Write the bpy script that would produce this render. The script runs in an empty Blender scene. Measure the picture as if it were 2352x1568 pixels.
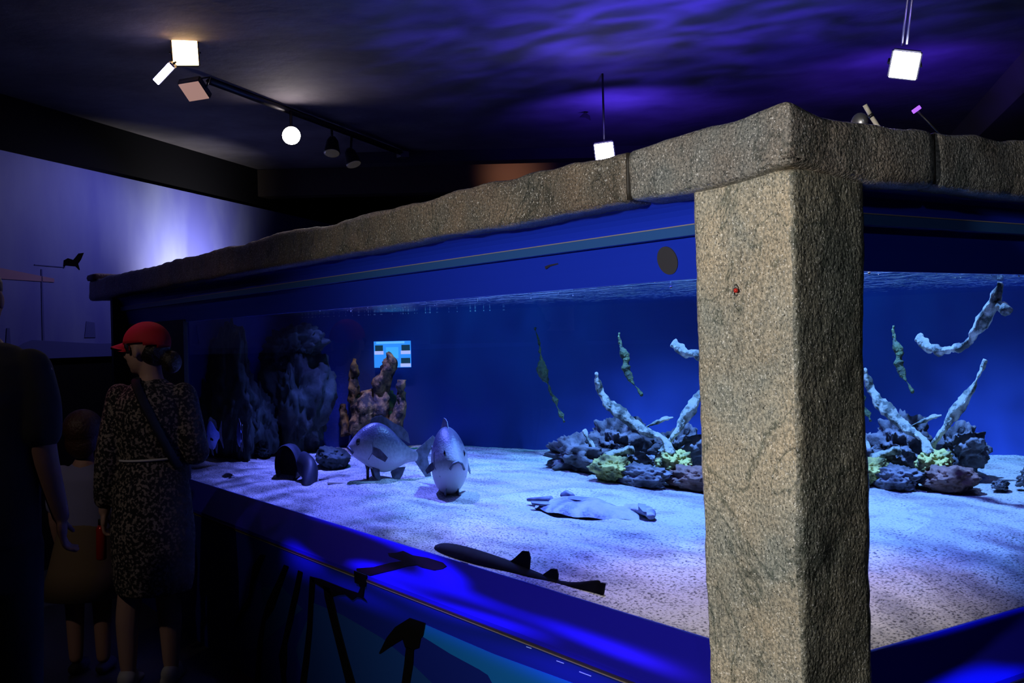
import bpy, bmesh, math, random
from mathutils import Vector, Matrix, noise
random.seed(7)
C = bpy.context.scene.collection
sc = bpy.context.scene
UNIT = 0.86            # design unit -> metres; applied to every top-level object at the very end
FZ = -0.25             # floor height in design units
PI = math.pi

# ---------------------------------------------------------------- camera, world, exposure
sc.view_settings.view_transform = 'Standard'; sc.view_settings.look = 'None'
sc.view_settings.exposure = 0.0; sc.view_settings.gamma = 1.0
sc.view_settings.use_curve_mapping = False
sc.cycles.use_denoising = True
sc.cycles.caustics_reflective = False; sc.cycles.caustics_refractive = False
sc.cycles.sample_clamp_indirect = 3.0
sc.cycles.max_bounces = 8; sc.cycles.transparent_max_bounces = 12
TH = math.radians(145.94)
FW = Vector((math.cos(TH), math.sin(TH), 0)); RT = Vector((FW.y, -FW.x, 0)); UP = Vector((0, 0, 1))
CAM = Vector((1.865, -2.15, 1.55))
roll = math.atan(0.025)
cr = RT*math.cos(roll) - UP*math.sin(roll); cu = UP*math.cos(roll) + RT*math.sin(roll)
cd = bpy.data.cameras.new('camera'); co = bpy.data.objects.new('camera', cd); C.objects.link(co)
cd.sensor_width = 36; cd.lens = 2460/2352*36; cd.shift_y = -9.6/2352; cd.clip_end = 100; cd.clip_start = .02
co.matrix_world = Matrix(((cr.x, cu.x, -FW.x, CAM.x), (cr.y, cu.y, -FW.y, CAM.y), (cr.z, cu.z, -FW.z, CAM.z), (0, 0, 0, 1)))
sc.camera = co
w = bpy.data.worlds.new('world'); sc.world = w; w.use_nodes = True
w.node_tree.nodes['Background'].inputs[0].default_value = (0.25, 0.3, 0.6, 1)
w.node_tree.nodes['Background'].inputs[1].default_value = 0.006

def gobo(ld, kind, band=None):
    """rippled-water pattern carried by the beam of a lamp (light refracted by a moving water surface)"""
    ld.use_nodes = True; nt = ld.node_tree; N = nt.nodes; L = nt.links
    em = N['Emission']
    tc = N.new('ShaderNodeTexCoord'); sp = N.new('ShaderNodeSeparateXYZ'); L.new(tc.outputs['Normal'], sp.inputs[0])
    dv = N.new('ShaderNodeVectorMath'); dv.operation = 'SCALE'
    iz = N.new('ShaderNodeMath'); iz.operation = 'DIVIDE'; iz.inputs[0].default_value = 1; L.new(sp.outputs['Z'], iz.inputs[1])
    L.new(tc.outputs['Normal'], dv.inputs[0]); L.new(iz.outputs[0], dv.inputs['Scale'])
    mp = N.new('ShaderNodeMapping'); L.new(dv.outputs[0], mp.inputs[0])
    sx, sy, rz, lo, hi, p0, p1, det = kind
    mp.inputs['Scale'].default_value = (sx, sy, 1); mp.inputs['Rotation'].default_value = (0, 0, rz)
    nz = N.new('ShaderNodeTexNoise'); nz.inputs['Scale'].default_value = 1; nz.inputs['Detail'].default_value = det
    nz.inputs['Distortion'].default_value = 1.2; L.new(mp.outputs[0], nz.inputs['Vector'])
    mr = N.new('ShaderNodeMapRange'); L.new(nz.outputs['Fac'], mr.inputs[0])
    mr.inputs[1].default_value = p0; mr.inputs[2].default_value = p1; mr.inputs[3].default_value = lo; mr.inputs[4].default_value = hi
    if band:
        s2 = N.new('ShaderNodeSeparateXYZ'); L.new(dv.outputs[0], s2.inputs[0]); ab = N.new('ShaderNodeMath'); ab.operation = 'ABSOLUTE'; L.new(s2.outputs['Y'], ab.inputs[0])
        m2 = N.new('ShaderNodeMapRange'); m2.inputs[1].default_value = band*.6; m2.inputs[2].default_value = band; m2.inputs[3].default_value = 1; m2.inputs[4].default_value = 0; L.new(ab.outputs[0], m2.inputs[0])
        mu = N.new('ShaderNodeMath'); mu.operation = 'MULTIPLY'; L.new(mr.outputs[0], mu.inputs[0]); L.new(m2.outputs[0], mu.inputs[1]); L.new(mu.outputs[0], em.inputs['Strength'])
    else: L.new(mr.outputs[0], em.inputs['Strength'])

def spot(name, loc, target, color, watt, angle, blend=.6, radius=.05, pattern=None, spin=0, band=None):
    ld = bpy.data.lights.new(name, 'SPOT'); ld.color = color; ld.energy = watt
    ld.spot_size = math.radians(angle); ld.spot_blend = blend; ld.shadow_soft_size = radius
    o = bpy.data.objects.new(name, ld); C.objects.link(o); o.location = loc
    d = Vector(target) - Vector(loc)
    o.rotation_euler = d.to_track_quat('-Z', 'Y').to_euler()
    if spin: o.rotation_euler = (o.rotation_euler.to_matrix() @ Matrix.Rotation(spin, 3, 'Z')).to_euler()
    if pattern: gobo(ld, pattern, band)
    return o
def point(name, loc, color, watt, radius=.05):
    ld = bpy.data.lights.new(name, 'POINT'); ld.color = color; ld.energy = watt; ld.shadow_soft_size = radius
    o = bpy.data.objects.new(name, ld); C.objects.link(o); o.location = loc; return o

# room track spot behind the camera on the stone corner
spot('track_spot_light', (.65, -3.9, 2.1), (-.6, 0, 1.3), (1, .94, .87), 380, 64, 1.0, .06)
spot('track_spot_light', (3.3, -2.6, 3.3), (.1, 1.0, 1.7), (.85, .9, 1), 34, 60, .9, .08)
# lamps above the water
BW = (.13, .24, 1.0)
RIP = (4.5, 20.0, 0.98, .25, 1.9, .38, .62, 4)
spot('tank_light', (-.5, .35, 2.75), (-.5, .35, .7), (1, .85, .82), 150, 46, 1, .08)
spot('tank_light', (-1.9, .3, 2.75), (-1.9, .2, .7), (.9, .85, 1), 45, 40, 1, .08)
spot('tank_light', (-1.3, .9, 2.8), (-1.3, .9, .7), (.09, .07, 1), 260, 70, 1, .05)
spot('tank_light', (-1.9, 1.5, 2.85), (-1.9, 1.7, .8), (.17, .40, 1), 1000, 90, .9, .05, RIP)
spot('tank_light', (-3.6, 1.1, 2.95), (-3.4, .9, .8), (.15, .18, 1), 560, 95, .9, .05, RIP)
spot('tank_light', (-3.2, 2.2, 2.95), (-3.3, 2.5, .8), (.03, .5, .7), 60, 90, .9, .05, RIP)
spot('tank_light', (-.5, 2.0, 2.85), (-.7, 2.1, .8), (.10, .25, 1), 30, 80, .9, .05, RIP)
spot('tank_light', (-3.6, 1.2, 2.9), (-4.1, 1.9, 1.25), (1, .62, .25), 60, 28, 1, .05)  # added warm lamp to bring out the coral's orange
# added lamps for ripples cast up by the water, and glow behind the floods
CR = (2.2, 5.0, 0.98, .12, 1.9, .38, .68, 4)
spot('added_blue_light', (-3.2, 2.3, 2.1), (-3.3, 2.6, 3.55), (.075, .035, 1), 250, 150, 1, .05, CR)
spot('added_blue_light', (-5.0, 3.5, 2.9), (-5.3, 3.9, 3.55), (.10, .04, 1), 110, 120, 1, .05)  # added for the ceiling glow behind the lintel floodlight
spot('added_blue_light', (-3.0, 4.6, 2.8), (-3.25, 4.95, 3.55), (.10, .03, 1), 60, 120, 1, .05)  # added for the halo around the right floodlight
# added lamps outside the tank for blue ripples on the sill
spot('added_blue_light', (-1.75, -1.9, 3.0), (-1.75, -.05, .635), (.13, .03, 1), 1500, 54, .5, .02, (1.6, 17.0, .06, 0.0, 2.0, .46, .66, 1), 0, .062)
spot('added_blue_light', (1.9, 1.5, 3.0), (.05, 1.5, .62), (.015, .05, 1), 420, 50, .5, .02, (3.0, 20.0, .25, 0.0, 2.4, .52, .64, 1), 0, .07)
# painted sea wall
spot('wall_wash_light', (-8.2, 1.70, 1.95), (-8.95, 1.12, 2.42), (1, .95, .92), 170, 116, 1, .05)
spot('wall_wash_light', (-7.35, 1.1, 3.35), (-7.65, -.15, 1.9), (.5, .48, 1), 48, 120, 1, .05)
# room accents
spot('track_spot_light', (-5.2, -1.4, 3.45), (-4.0, -.65, 1.7), (1, .15, .6), 16, 30, 1, .05)
spot('track_spot_light', (-7.5, -1.0, 3.4), (-6.8, .2, 2.1), (1, .35, .5), 4, 34, 1, .05)
spot('track_spot_light', (-2.3, -3.4, 3.3), (-4.1, -.7, 1.0), (1, .82, .72), 34, 50, 1, .05)

# ---------------------------------------------------------------- materials
def mat(name, col, rough=.6, metal=0, spec=.5, noise_amt=0, nscale=20, bump=0, bscale=60, col2=None, coord='Object', stretch=None, emis=None, estr=0, ramp=(.35, .65), detail=4):
    m = bpy.data.materials.new(name); m.use_nodes = True; nt = m.node_tree; N = nt.nodes; L = nt.links
    b = N['Principled BSDF']; b.inputs['Base Color'].default_value = (*col, 1); b.inputs['Roughness'].default_value = rough
    b.inputs['Metallic'].default_value = metal; b.inputs['Specular IOR Level'].default_value = spec
    tc = N.new('ShaderNodeTexCoord'); src = tc.outputs[coord]
    if stretch:
        mp = N.new('ShaderNodeMapping'); mp.inputs['Scale'].default_value = stretch; L.new(src, mp.inputs[0]); src = mp.outputs[0]
    if col2:
        nz = N.new('ShaderNodeTexNoise'); nz.inputs['Scale'].default_value = nscale; nz.inputs['Detail'].default_value = detail
        L.new(src, nz.inputs['Vector'])
        cr_ = N.new('ShaderNodeValToRGB'); cr_.color_ramp.elements[0].position = ramp[0]; cr_.color_ramp.elements[1].position = ramp[1]
        cr_.color_ramp.elements[0].color = (*col, 1); cr_.color_ramp.elements[1].color = (*col2, 1)
        L.new(nz.outputs['Fac'], cr_.inputs[0]); L.new(cr_.outputs[0], b.inputs['Base Color'])
    if bump:
        nb = N.new('ShaderNodeTexNoise'); nb.inputs['Scale'].default_value = bscale; nb.inputs['Detail'].default_value = 4
        L.new(src, nb.inputs['Vector'])
        bp = N.new('ShaderNodeBump'); bp.inputs['Strength'].default_value = bump; bp.inputs['Distance'].default_value = .01
        L.new(nb.outputs['Fac'], bp.inputs['Height']); L.new(bp.outputs[0], b.inputs['Normal'])
    if emis:
        b.inputs['Emission Color'].default_value = (*emis, 1); b.inputs['Emission Strength'].default_value = estr
    return m

def stone_mat(name, light, ochre, grey, dark, vstretch=1):
    m = bpy.data.materials.new(name); m.use_nodes = True; nt = m.node_tree; N = nt.nodes; L = nt.links
    b = N['Principled BSDF']; tc = N.new('ShaderNodeTexCoord')
    def nz(scale, det=3, st=None, dist=0):
        n = N.new('ShaderNodeTexNoise'); n.inputs['Scale'].default_value = scale; n.inputs['Detail'].default_value = det; n.inputs['Distortion'].default_value = dist
        if st:
            mp = N.new('ShaderNodeMapping'); mp.inputs['Scale'].default_value = st; L.new(tc.outputs['Object'], mp.inputs[0]); L.new(mp.outputs[0], n.inputs['Vector'])
        else: L.new(tc.outputs['Object'], n.inputs['Vector'])
        return n.outputs['Fac']
    def ramp(f, a, c, ca, cc):
        r = N.new('ShaderNodeValToRGB'); r.color_ramp.elements[0].position = a; r.color_ramp.elements[1].position = c
        r.color_ramp.elements[0].color = (*ca, 1) if len(ca) == 3 else ca; r.color_ramp.elements[1].color = (*cc, 1)
        L.new(f, r.inputs[0]); return r.outputs[0]
    def mix(f, a, c, mode='MIX'):
        x = N.new('ShaderNodeMix'); x.data_type = 'RGBA'; x.blend_type = mode
        if isinstance(f, float): x.inputs[0].default_value = f
        else: L.new(f, x.inputs[0])
        L.new(a, x.inputs[6]); L.new(c, x.inputs[7]); return x.outputs[2]
    base = ramp(nz(5, 5), .38, .62, ochre, grey)
    patch = ramp(nz(2.3, 4, dist=.6), .40, .58, light, dark)
    c1 = mix(.52, base, patch)
    grain = ramp(nz(150, 2, (1, 1, vstretch)), .36, .62, (.50, .52, .52), (1.15, 1.12, 1.06))
    c2 = mix(1.0, c1, grain, 'MULTIPLY')
    speck = ramp(nz(260, 1), .30, .38, (.12, .12, .12), (1, 1, 1))
    ck = nz(2.6, 5, (1, 1, .7), 1.5); ma = N.new('ShaderNodeMath'); ma.operation = 'SUBTRACT'; L.new(ck, ma.inputs[0]); ma.inputs[1].default_value = .5
    mb0 = N.new('ShaderNodeMath'); mb0.operation = 'ABSOLUTE'; L.new(ma.outputs[0], mb0.inputs[0]); crk = ramp(mb0.outputs[0], .0, .012, (.45, .50, .50), (1, 1, 1))
    c3 = mix(1.0, mix(1.0, c2, speck, 'MULTIPLY'), crk, 'MULTIPLY')
    glint = ramp(nz(190, 1), .64, .71, (0, 0, 0), (1, 1, 1))
    c4 = mix(.55, c3, glint, 'ADD')
    L.new(c4, b.inputs['Base Color']); b.inputs['Roughness'].default_value = .42; b.inputs['Specular IOR Level'].default_value = .6
    mb = N.new('ShaderNodeMath'); mb.operation = 'MULTIPLY_ADD'
    L.new(nz(120, 4, (1, 1, vstretch)), mb.inputs[0]); mb.inputs[1].default_value = 1.0; L.new(nz(30, 4, (1, 1, vstretch)), mb.inputs[2])
    bp = N.new('ShaderNodeBump'); bp.inputs['Strength'].default_value = .75; bp.inputs['Distance'].default_value = .006
    L.new(mb.outputs[0], bp.inputs['Height']); L.new(bp.outputs[0], b.inputs['Normal'])
    return m

M = {}
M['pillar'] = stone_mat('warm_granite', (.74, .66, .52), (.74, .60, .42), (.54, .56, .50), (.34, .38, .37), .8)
M['pillar_shaded'] = stone_mat('shaded_granite', (.42, .39, .31), (.36, .34, .27), (.24, .26, .23), (.13, .16, .15), .7)  # darker copy for the right face, its shade put into the colour
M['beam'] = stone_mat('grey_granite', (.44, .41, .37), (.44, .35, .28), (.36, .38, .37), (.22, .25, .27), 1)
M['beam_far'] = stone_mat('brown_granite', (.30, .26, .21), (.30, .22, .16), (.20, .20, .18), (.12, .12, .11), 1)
M['blue'] = mat('blue_lacquer', (.012, .045, .72), .38, spec=.5)
M['trim'] = mat('blue_grey_trim', (.03, .12, .42), .4)
M['trim_highlight'] = mat('painted_highlight', (.35, .32, .33), .4)  # pale colour paints the highlight along the trim
M['sill'] = mat('deep_blue_sill', (.012, .010, .42), .33, spec=.35)
M['panel'] = mat('painted_blue', (.003, .014, .22), .5)
M['stripe'] = mat('painted_light_blue', (.004, .15, .52), .5)
M['stripe2'] = mat('painted_mid_blue', (.005, .045, .22), .5)
M['joint'] = mat('dark_bead', (.03, .025, .02), .5)
M['jointl'] = mat('pale_bead', (.25, .22, .15), .5)
M['black'] = mat('black_vinyl', (.002, .002, .002), .5, spec=.25)
M['blackm'] = mat('black_matte', (.004, .004, .005), .8)
M['darkwall'] = mat('dark_wall', (.004, .004, .006), .9, spec=.1)
M['endwall'] = mat('dark_blue_board', (.008, .009, .02), .6)
M['ceiling'] = mat('dark_ceiling', (.05, .045, .06), .85, col2=(.11, .10, .12), nscale=1.6, bump=.5, bscale=9, detail=6)
M['floor'] = mat('dark_floor', (.02, .018, .018), .5, bump=.1)
M['metal'] = mat('grey_metal', (.35, .35, .36), .35, metal=.8)
M['darkmetal'] = mat('dark_metal', (.03, .03, .035), .4, metal=.5)
M['whiteplastic'] = mat('cream_plastic', (.8, .74, .6), .4)
M['red'] = mat('red_plastic', (.7, .03, .02), .3)

# sand
def sand_mat():
    m = bpy.data.materials.new('sand_grains'); m.use_nodes = True; nt = m.node_tree; N = nt.nodes; L = nt.links
    b = N['Principled BSDF']; tc = N.new('ShaderNodeTexCoord')
    n1 = N.new('ShaderNodeTexNoise'); n1.inputs['Scale'].default_value = 85; n1.inputs['Detail'].default_value = 3; L.new(tc.outputs['Object'], n1.inputs['Vector'])
    r1 = N.new('ShaderNodeValToRGB'); e = r1.color_ramp.elements; e[0].position = .33; e[0].color = (.10, .095, .10, 1); e[1].position = .52; e[1].color = (.66, .62, .60, 1)
    L.new(n1.outputs['Fac'], r1.inputs[0])
    mp = N.new('ShaderNodeMapping'); mp.inputs['Scale'].default_value = (2.0, 7.0, 1); mp.inputs['Rotation'].default_value = (0, 0, -.98); L.new(tc.outputs['Object'], mp.inputs[0])
    n2 = N.new('ShaderNodeTexNoise'); n2.inputs['Scale'].default_value = 1; n2.inputs['Detail'].default_value = 5; L.new(mp.outputs[0], n2.inputs['Vector'])
    r2 = N.new('ShaderNodeValToRGB'); e = r2.color_ramp.elements; e[0].position = .36; e[0].color = (.55, .55, .58, 1); e[1].position = .62; e[1].color = (1.15, 1.12, 1.08, 1)
    L.new(n2.outputs['Fac'], r2.inputs[0])
    x = N.new('ShaderNodeMix'); x.data_type = 'RGBA'; x.blend_type = 'MULTIPLY'; x.inputs[0].default_value = 1
    L.new(r1.outputs[0], x.inputs[6]); L.new(r2.outputs[0], x.inputs[7]); L.new(x.outputs[2], b.inputs['Base Color'])
    b.inputs['Roughness'].default_value = .9
    bp = N.new('ShaderNodeBump'); bp.inputs['Strength'].default_value = .7; bp.inputs['Distance'].default_value = .01
    L.new(n1.outputs['Fac'], bp.inputs['Height']); L.new(bp.outputs[0], b.inputs['Normal'])
    return m
M['sand'] = sand_mat()
M['backdrop'] = mat('blue_backdrop', (.011, .036, .24), .8)
M['rock'] = mat('sea_rock', (.010, .010, .018), .8, col2=(.10, .09, .11), nscale=9, bump=1, bscale=25)
M['rock_moss'] = mat('mossy_rock', (.02, .025, .01), .8, col2=(.50, .45, .12), nscale=14, bump=1, bscale=25)
M['rock_red'] = mat('reddish_rock', (.035, .014, .014), .8, col2=(.13, .05, .04), nscale=9, bump=1, bscale=25)
M['rock_dark'] = mat('dark_rock_wall', (.004, .008, .010), .8, col2=(.022, .045, .04), nscale=5, bump=1, bscale=12)
M['lit_wood'] = mat('sunken_branch', (.03, .035, .03), .7, col2=(.62, .60, .5), nscale=16, bump=1, bscale=50, ramp=(.42, .62))  # dark branch; its white-lit patches are painted in as pale noise
M['weed'] = mat('hanging_weed', (.01, .02, .01), .8, col2=(.06, .09, .03), nscale=25, bump=1, bscale=60)
M['coral'] = mat('brown_coral', (.015, .010, .008), .75, col2=(.40, .24, .07), nscale=14, bump=1, bscale=40, ramp=(.42, .68))
M['pipe'] = mat('dark_pipe', (.02, .025, .05), .5)
M['pipe_in'] = mat('pipe_inner_shade', (.002, .002, .003), .9)

def glass_mat():
    m = bpy.data.materials.new('aquarium_glass'); m.use_nodes = True; nt = m.node_tree; N = nt.nodes; L = nt.links
    for n in list(N): N.remove(n)
    o = N.new('ShaderNodeOutputMaterial'); g = N.new('ShaderNodeBsdfGlass'); g.inputs['IOR'].default_value = 1.333
    g.inputs['Roughness'].default_value = 0; g.inputs['Color'].default_value = (.93, .97, 1, 1); L.new(g.outputs[0], o.inputs[0])
    return m
def water_mat():
    m = bpy.data.materials.new('water_surface'); m.use_nodes = True; nt = m.node_tree; N = nt.nodes; L = nt.links
    for n in list(N): N.remove(n)
    o = N.new('ShaderNodeOutputMaterial'); t = N.new('ShaderNodeBsdfTransparent'); g = N.new('ShaderNodeBsdfGlossy'); x = N.new('ShaderNodeMixShader')
    t.inputs[0].default_value = (.85, .93, 1, 1); g.inputs[0].default_value = (.8, .9, 1, 1); g.inputs['Roughness'].default_value = .04
    f = N.new('ShaderNodeFresnel'); f.inputs['IOR'].default_value = 1.333
    tc = N.new('ShaderNodeTexCoord'); mp = N.new('ShaderNodeMapping'); mp.inputs['Scale'].default_value = (5, 16, 1); mp.inputs['Rotation'].default_value = (0, 0, -.98)
    nz = N.new('ShaderNodeTexNoise'); nz.inputs['Scale'].default_value = 1; nz.inputs['Detail'].default_value = 3; bp = N.new('ShaderNodeBump')
    bp.inputs['Strength'].default_value = 1; bp.inputs['Distance'].default_value = .03
    L.new(tc.outputs['Object'], mp.inputs[0]); L.new(mp.outputs[0], nz.inputs['Vector']); L.new(nz.outputs['Fac'], bp.inputs['Height']); L.new(bp.outputs[0], g.inputs['Normal'])
    L.new(f.outputs[0], x.inputs[0]); L.new(t.outputs[0], x.inputs[1]); L.new(g.outputs[0], x.inputs[2]); L.new(x.outputs[0], o.inputs[0])
    return m
M['glass'] = glass_mat(); M['water'] = water_mat()

# ---------------------------------------------------------------- mesh helpers
def link(name, me, m, parent=None, smooth=False):
    o = bpy.data.objects.new(name, me); C.objects.link(o)
    if m is not None:
        for q in (m if isinstance(m, (list, tuple)) else [m]): me.materials.append(q)
    if parent: o.parent = parent
    if smooth:
        for p in me.polygons: p.use_smooth = True
    return o
def mesh(name, v, f, m, parent=None, smooth=False):
    me = bpy.data.meshes.new(name); me.from_pydata([tuple(p) for p in v], [], f); me.update()
    return link(name, me, m, parent, smooth)
def frombm(name, bm, m, parent=None, smooth=False):
    bmesh.ops.recalc_face_normals(bm, faces=bm.faces)
    me = bpy.data.meshes.new(name); bm.to_mesh(me); bm.free(); return link(name, me, m, parent, smooth)
def thing(name, label, cat, loc=(0, 0, 0), group=None, rz=0):
    o = bpy.data.objects.new(name, None); C.objects.link(o); o.location = loc; o.rotation_euler = (0, 0, rz); o.empty_display_size = .05
    o['label'] = label; o['category'] = cat
    if group: o['group'] = group
    return o
def tag(o, label, cat, group=None):
    o['label'] = label; o['category'] = cat
    if group: o['group'] = group
    return o
def struct(o): o['kind'] = 'structure'; return o
def addbox(bm, x0, x1, y0, y1, z0, z1, bev=0):
    r = bmesh.ops.create_cube(bm, size=1); vs = r['verts']
    for v in vs: v.co = Vector(((x0+x1)/2+v.co.x*(x1-x0), (y0+y1)/2+v.co.y*(y1-y0), (z0+z1)/2+v.co.z*(z1-z0)))
    if bev:
        es = list({e for v in vs for e in v.link_edges}); bmesh.ops.bevel(bm, geom=es, offset=bev, segments=2, affect='EDGES')
def box(name, x0, x1, y0, y1, z0, z1, m, parent=None, bev=0):
    bm = bmesh.new(); addbox(bm, x0, x1, y0, y1, z0, z1, bev); return frombm(name, bm, m, parent)
def gridbox(x0, x1, y0, y1, z0, z1, step):
    vs = {}; V = []; F = []
    dims = (x1-x0, y1-y0, z1-z0); n = [max(2, int(round(d/step))) for d in dims]; o = (x0, y0, z0)
    def vid(i, j, k):
        key = (i, j, k)
        if key not in vs: vs[key] = len(V); V.append(Vector((o[0]+dims[0]*i/n[0], o[1]+dims[1]*j/n[1], o[2]+dims[2]*k/n[2])))
        return vs[key]
    for a in range(3):
        b, c = (a+1) % 3, (a+2) % 3
        for side in (0, n[a]):
            for i in range(n[b]):
                for j in range(n[c]):
                    q = []
                    for di, dj in ((0, 0), (1, 0), (1, 1), (0, 1)):
                        k = [0, 0, 0]; k[a] = side; k[b] = i+di; k[c] = j+dj; q.append(vid(*k))
                    F.append(q if side else q[::-1])
    return V, F
def stone_block(name, x0, x1, y0, y1, z0, z1, step, amp, rad, m, parent=None, seed=0, side=None, wob=0):
    V, F = gridbox(x0, x1, y0, y1, z0, z1, step); out = []
    lo = Vector((x0+rad, y0+rad, z0+rad)); hi = Vector((x1-rad, y1-rad, z1-rad))
    for p in V:
        c = Vector([min(max(p[i], lo[i]), hi[i]) for i in range(3)]); d = p-c
        n = d.normalized() if d.length > 1e-6 else Vector((0, 0, 1))
        q = c + n*rad if d.length > 1e-6 else p
        s = Vector((seed*7.3, seed*3.1, 0))
        a = noise.noise((p+s)*7)*1.0 + noise.noise((p+s)*21)*.5 + noise.noise((p+s)*55)*.3
        big = noise.noise((p+s)*2.3)*wob
        out.append(q + n*(a*amp + big))
    o = mesh(name, out, F, m, parent, True)
    if side:
        for p in o.data.polygons:
            if side(p.normal, p.center): p.material_index = 1
    return o
def tube(V, F, pts, rads, seg=12, squash=(1, 1), amp=0, seed=0, cap=True):
    """adds a tube along pts to the V, F lists"""
    pts = [Vector(p) for p in pts]; b0 = len(V); up = Vector((0, 0, 1)); prev = None
    for i, p in enumerate(pts):
        t = (pts[min(i+1, len(pts)-1)] - pts[max(i-1, 0)]).normalized()
        if prev is None:
            a = t.cross(up if abs(t.z) < .9 else Vector((1, 0, 0))).normalized()
        else: a = (prev - t*prev.dot(t)).normalized()
        prev = a; b = t.cross(a)
        for k in range(seg):
            an = 2*PI*k/seg; r = rads[i]
            q = p + a*math.cos(an)*r*squash[0] + b*math.sin(an)*r*squash[1]
            if amp: q += (q-p).normalized()*(noise.noise(q*9+Vector((seed, 0, 0)))*amp + noise.noise(q*24+Vector((seed, 3, 0)))*amp*.7 + noise.noise(q*60+Vector((seed, 3, 0)))*amp*.35)
            V.append(q)
    for i in range(len(pts)-1):
        for k in range(seg):
            k2 = (k+1) % seg; F.append((b0+i*seg+k, b0+i*seg+k2, b0+(i+1)*seg+k2, b0+(i+1)*seg+k))
    if cap:
        F.append(tuple(b0+k for k in range(seg))[::-1]); F.append(tuple(b0+(len(pts)-1)*seg+k for k in range(seg)))
def tubeobj(name, pts, rads, m, parent=None, seg=12, **kw):
    if not isinstance(rads, (list, tuple)): rads = [rads]*len(pts)
    V, F = [], []; tube(V, F, pts, rads, seg, **kw); return mesh(name, V, F, m, parent, True)
def smoothpath(pts, rads, n=6):
    P = [Vector(p) for p in pts]; out = []; R = []
    for i in range(len(P)-1):
        p0 = P[max(i-1, 0)]; p1 = P[i]; p2 = P[i+1]; p3 = P[min(i+2, len(P)-1)]
        for k in range(n):
            t = k/n; out.append(.5*((2*p1)+(p2-p0)*t+(2*p0-5*p1+4*p2-p3)*t*t+(3*p1-p0-3*p2+p3)*t**3)); R.append(rads[i]*(1-t)+rads[i+1]*t)
    out.append(P[-1]); R.append(rads[-1]); return out, R
def prism(name, pts, axis, off, th, m, parent=None, smooth=False):
    """flat outline (list of 3-D points) thickened by th along axis"""
    a = Vector(axis).normalized()*th; n = len(pts); V = [Vector(p)+Vector(off) for p in pts] + [Vector(p)+Vector(off)+a for p in pts]
    bm = bmesh.new(); vs = [bm.verts.new(v) for v in V]
    f1 = bm.faces.new(vs[:n]); f2 = bm.faces.new(vs[n:][::-1])
    for i in range(n): bm.faces.new((vs[i], vs[(i+1) % n], vs[n+(i+1) % n], vs[n+i]))
    bm.normal_update(); bmesh.ops.triangulate(bm, faces=[f1, f2]); return frombm(name, bm, m, parent, smooth)
def rockmesh(name, c, s, m, parent=None, seed=0, amp=.35, sub=5, flat=False):
    bm = bmesh.new(); bmesh.ops.create_icosphere(bm, subdivisions=sub, radius=1)
    for v in bm.verts:
        d = v.co.normalized(); q = d + Vector((seed*3.7, seed, 0))
        k = 1 + amp*(noise.noise(q*1.3)+.6*noise.noise(q*3)+.45*noise.noise(q*7)+.25*noise.noise(q*15))
        v.co = Vector((d.x*s[0]*k, d.y*s[1]*k, d.z*s[2]*k)) + Vector(c)
    return frombm(name, bm, m, parent, True)
def ell(bm, c, s, seg=16, rot=None):
    mt = Matrix.Translation(c) @ (rot or Matrix()) @ Matrix.Diagonal((*s, 1))
    bmesh.ops.create_uvsphere(bm, u_segments=seg, v_segments=seg//2+2, radius=1, matrix=mt)
def limb(bm, pts, rads, seg=14):
    V, F = [], []; P, R = smoothpath(pts, rads, 4); tube(V, F, P, R, seg)
    vs = [bm.verts.new(v) for v in V]
    for f in F: bm.faces.new([vs[i] for i in f])
    ell(bm, pts[0], (rads[0],)*3, 12); ell(bm, pts[-1], (rads[-1],)*3, 12)
def voxel(o, size, sm=3):
    r = o.modifiers.new('remesh', 'REMESH'); r.mode = 'VOXEL'; r.voxel_size = size; r.use_smooth_shade = True
    s = o.modifiers.new('smooth', 'SMOOTH'); s.iterations = sm; s.factor = .6
    return o

# ---------------------------------------------------------------- room shell
struct(box('floor', -13, 6, -8, 14, FZ-.1, FZ, M['floor']))
struct(box('ceiling', -18, 8, -8, 16, 3.55, 3.65, M['ceiling']))
md = Vector((-.653, .757, 0)); mn = Vector((.757, .653, 0)); m0 = Vector((-7.21, -.757, 0))
def mur(s, z, d=0): p = m0 + md*s - mn*d; return Vector((p.x, p.y, z))
def slab(name, s0, s1, z0, z1, d0, d1, m, parent=None):
    V = [mur(s, z, d) for s in (s0, s1) for z in (z0, z1) for d in (d0, d1)]
    F = [(0, 1, 3, 2), (4, 6, 7, 5), (0, 4, 5, 1), (2, 3, 7, 6), (0, 2, 6, 4), (1, 5, 7, 3)]
    return mesh(name, V, F, m, parent)
struct(slab('wall_left', -4, 9, FZ, 3.55, .03, .2, M['darkwall']))
# back wall and beams
def cross(name, D, x0, x1, z0, z1, th, m):
    a = CAM + FW*D + RT*x0; b = CAM + FW*D + RT*x1; V = []
    for p in (a, b):
        for z in (z0, z1):
            for t in (0, th): q = p + FW*t; V.append(Vector((q.x, q.y, z)))
    return mesh(name, V, [(0, 1, 3, 2), (4, 6, 7, 5), (0, 4, 5, 1), (2, 3, 7, 6), (0, 2, 6, 4), (1, 5, 7, 3)], m)
struct(cross('wall_back', 15.5, -9, 9, FZ, 3.55, .2, M['darkwall']))
tag(cross('ceiling_beam', 11.35, -1.6, 6.5, 3.43, 3.549, .25, mat('black_beam', (.02, .018, .03), .8)), 'nearer black beam crossing the ceiling behind the tank', 'beam')
tag(cross('ceiling_beam', 12.3, -7, 6.5, 3.24, 3.545, .25, mat('brown_beam', (.035, .024, .02), .8)), 'farther brown beam with an orange lit patch above the stone lintel', 'beam')
spot('track_spot_light', tuple(CAM+FW*11.75+RT*.02+UP*1.84), tuple(CAM+FW*12.3+RT*.05+UP*1.86), (1, .45, .25), 20, 90, 1, .03)
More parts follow.
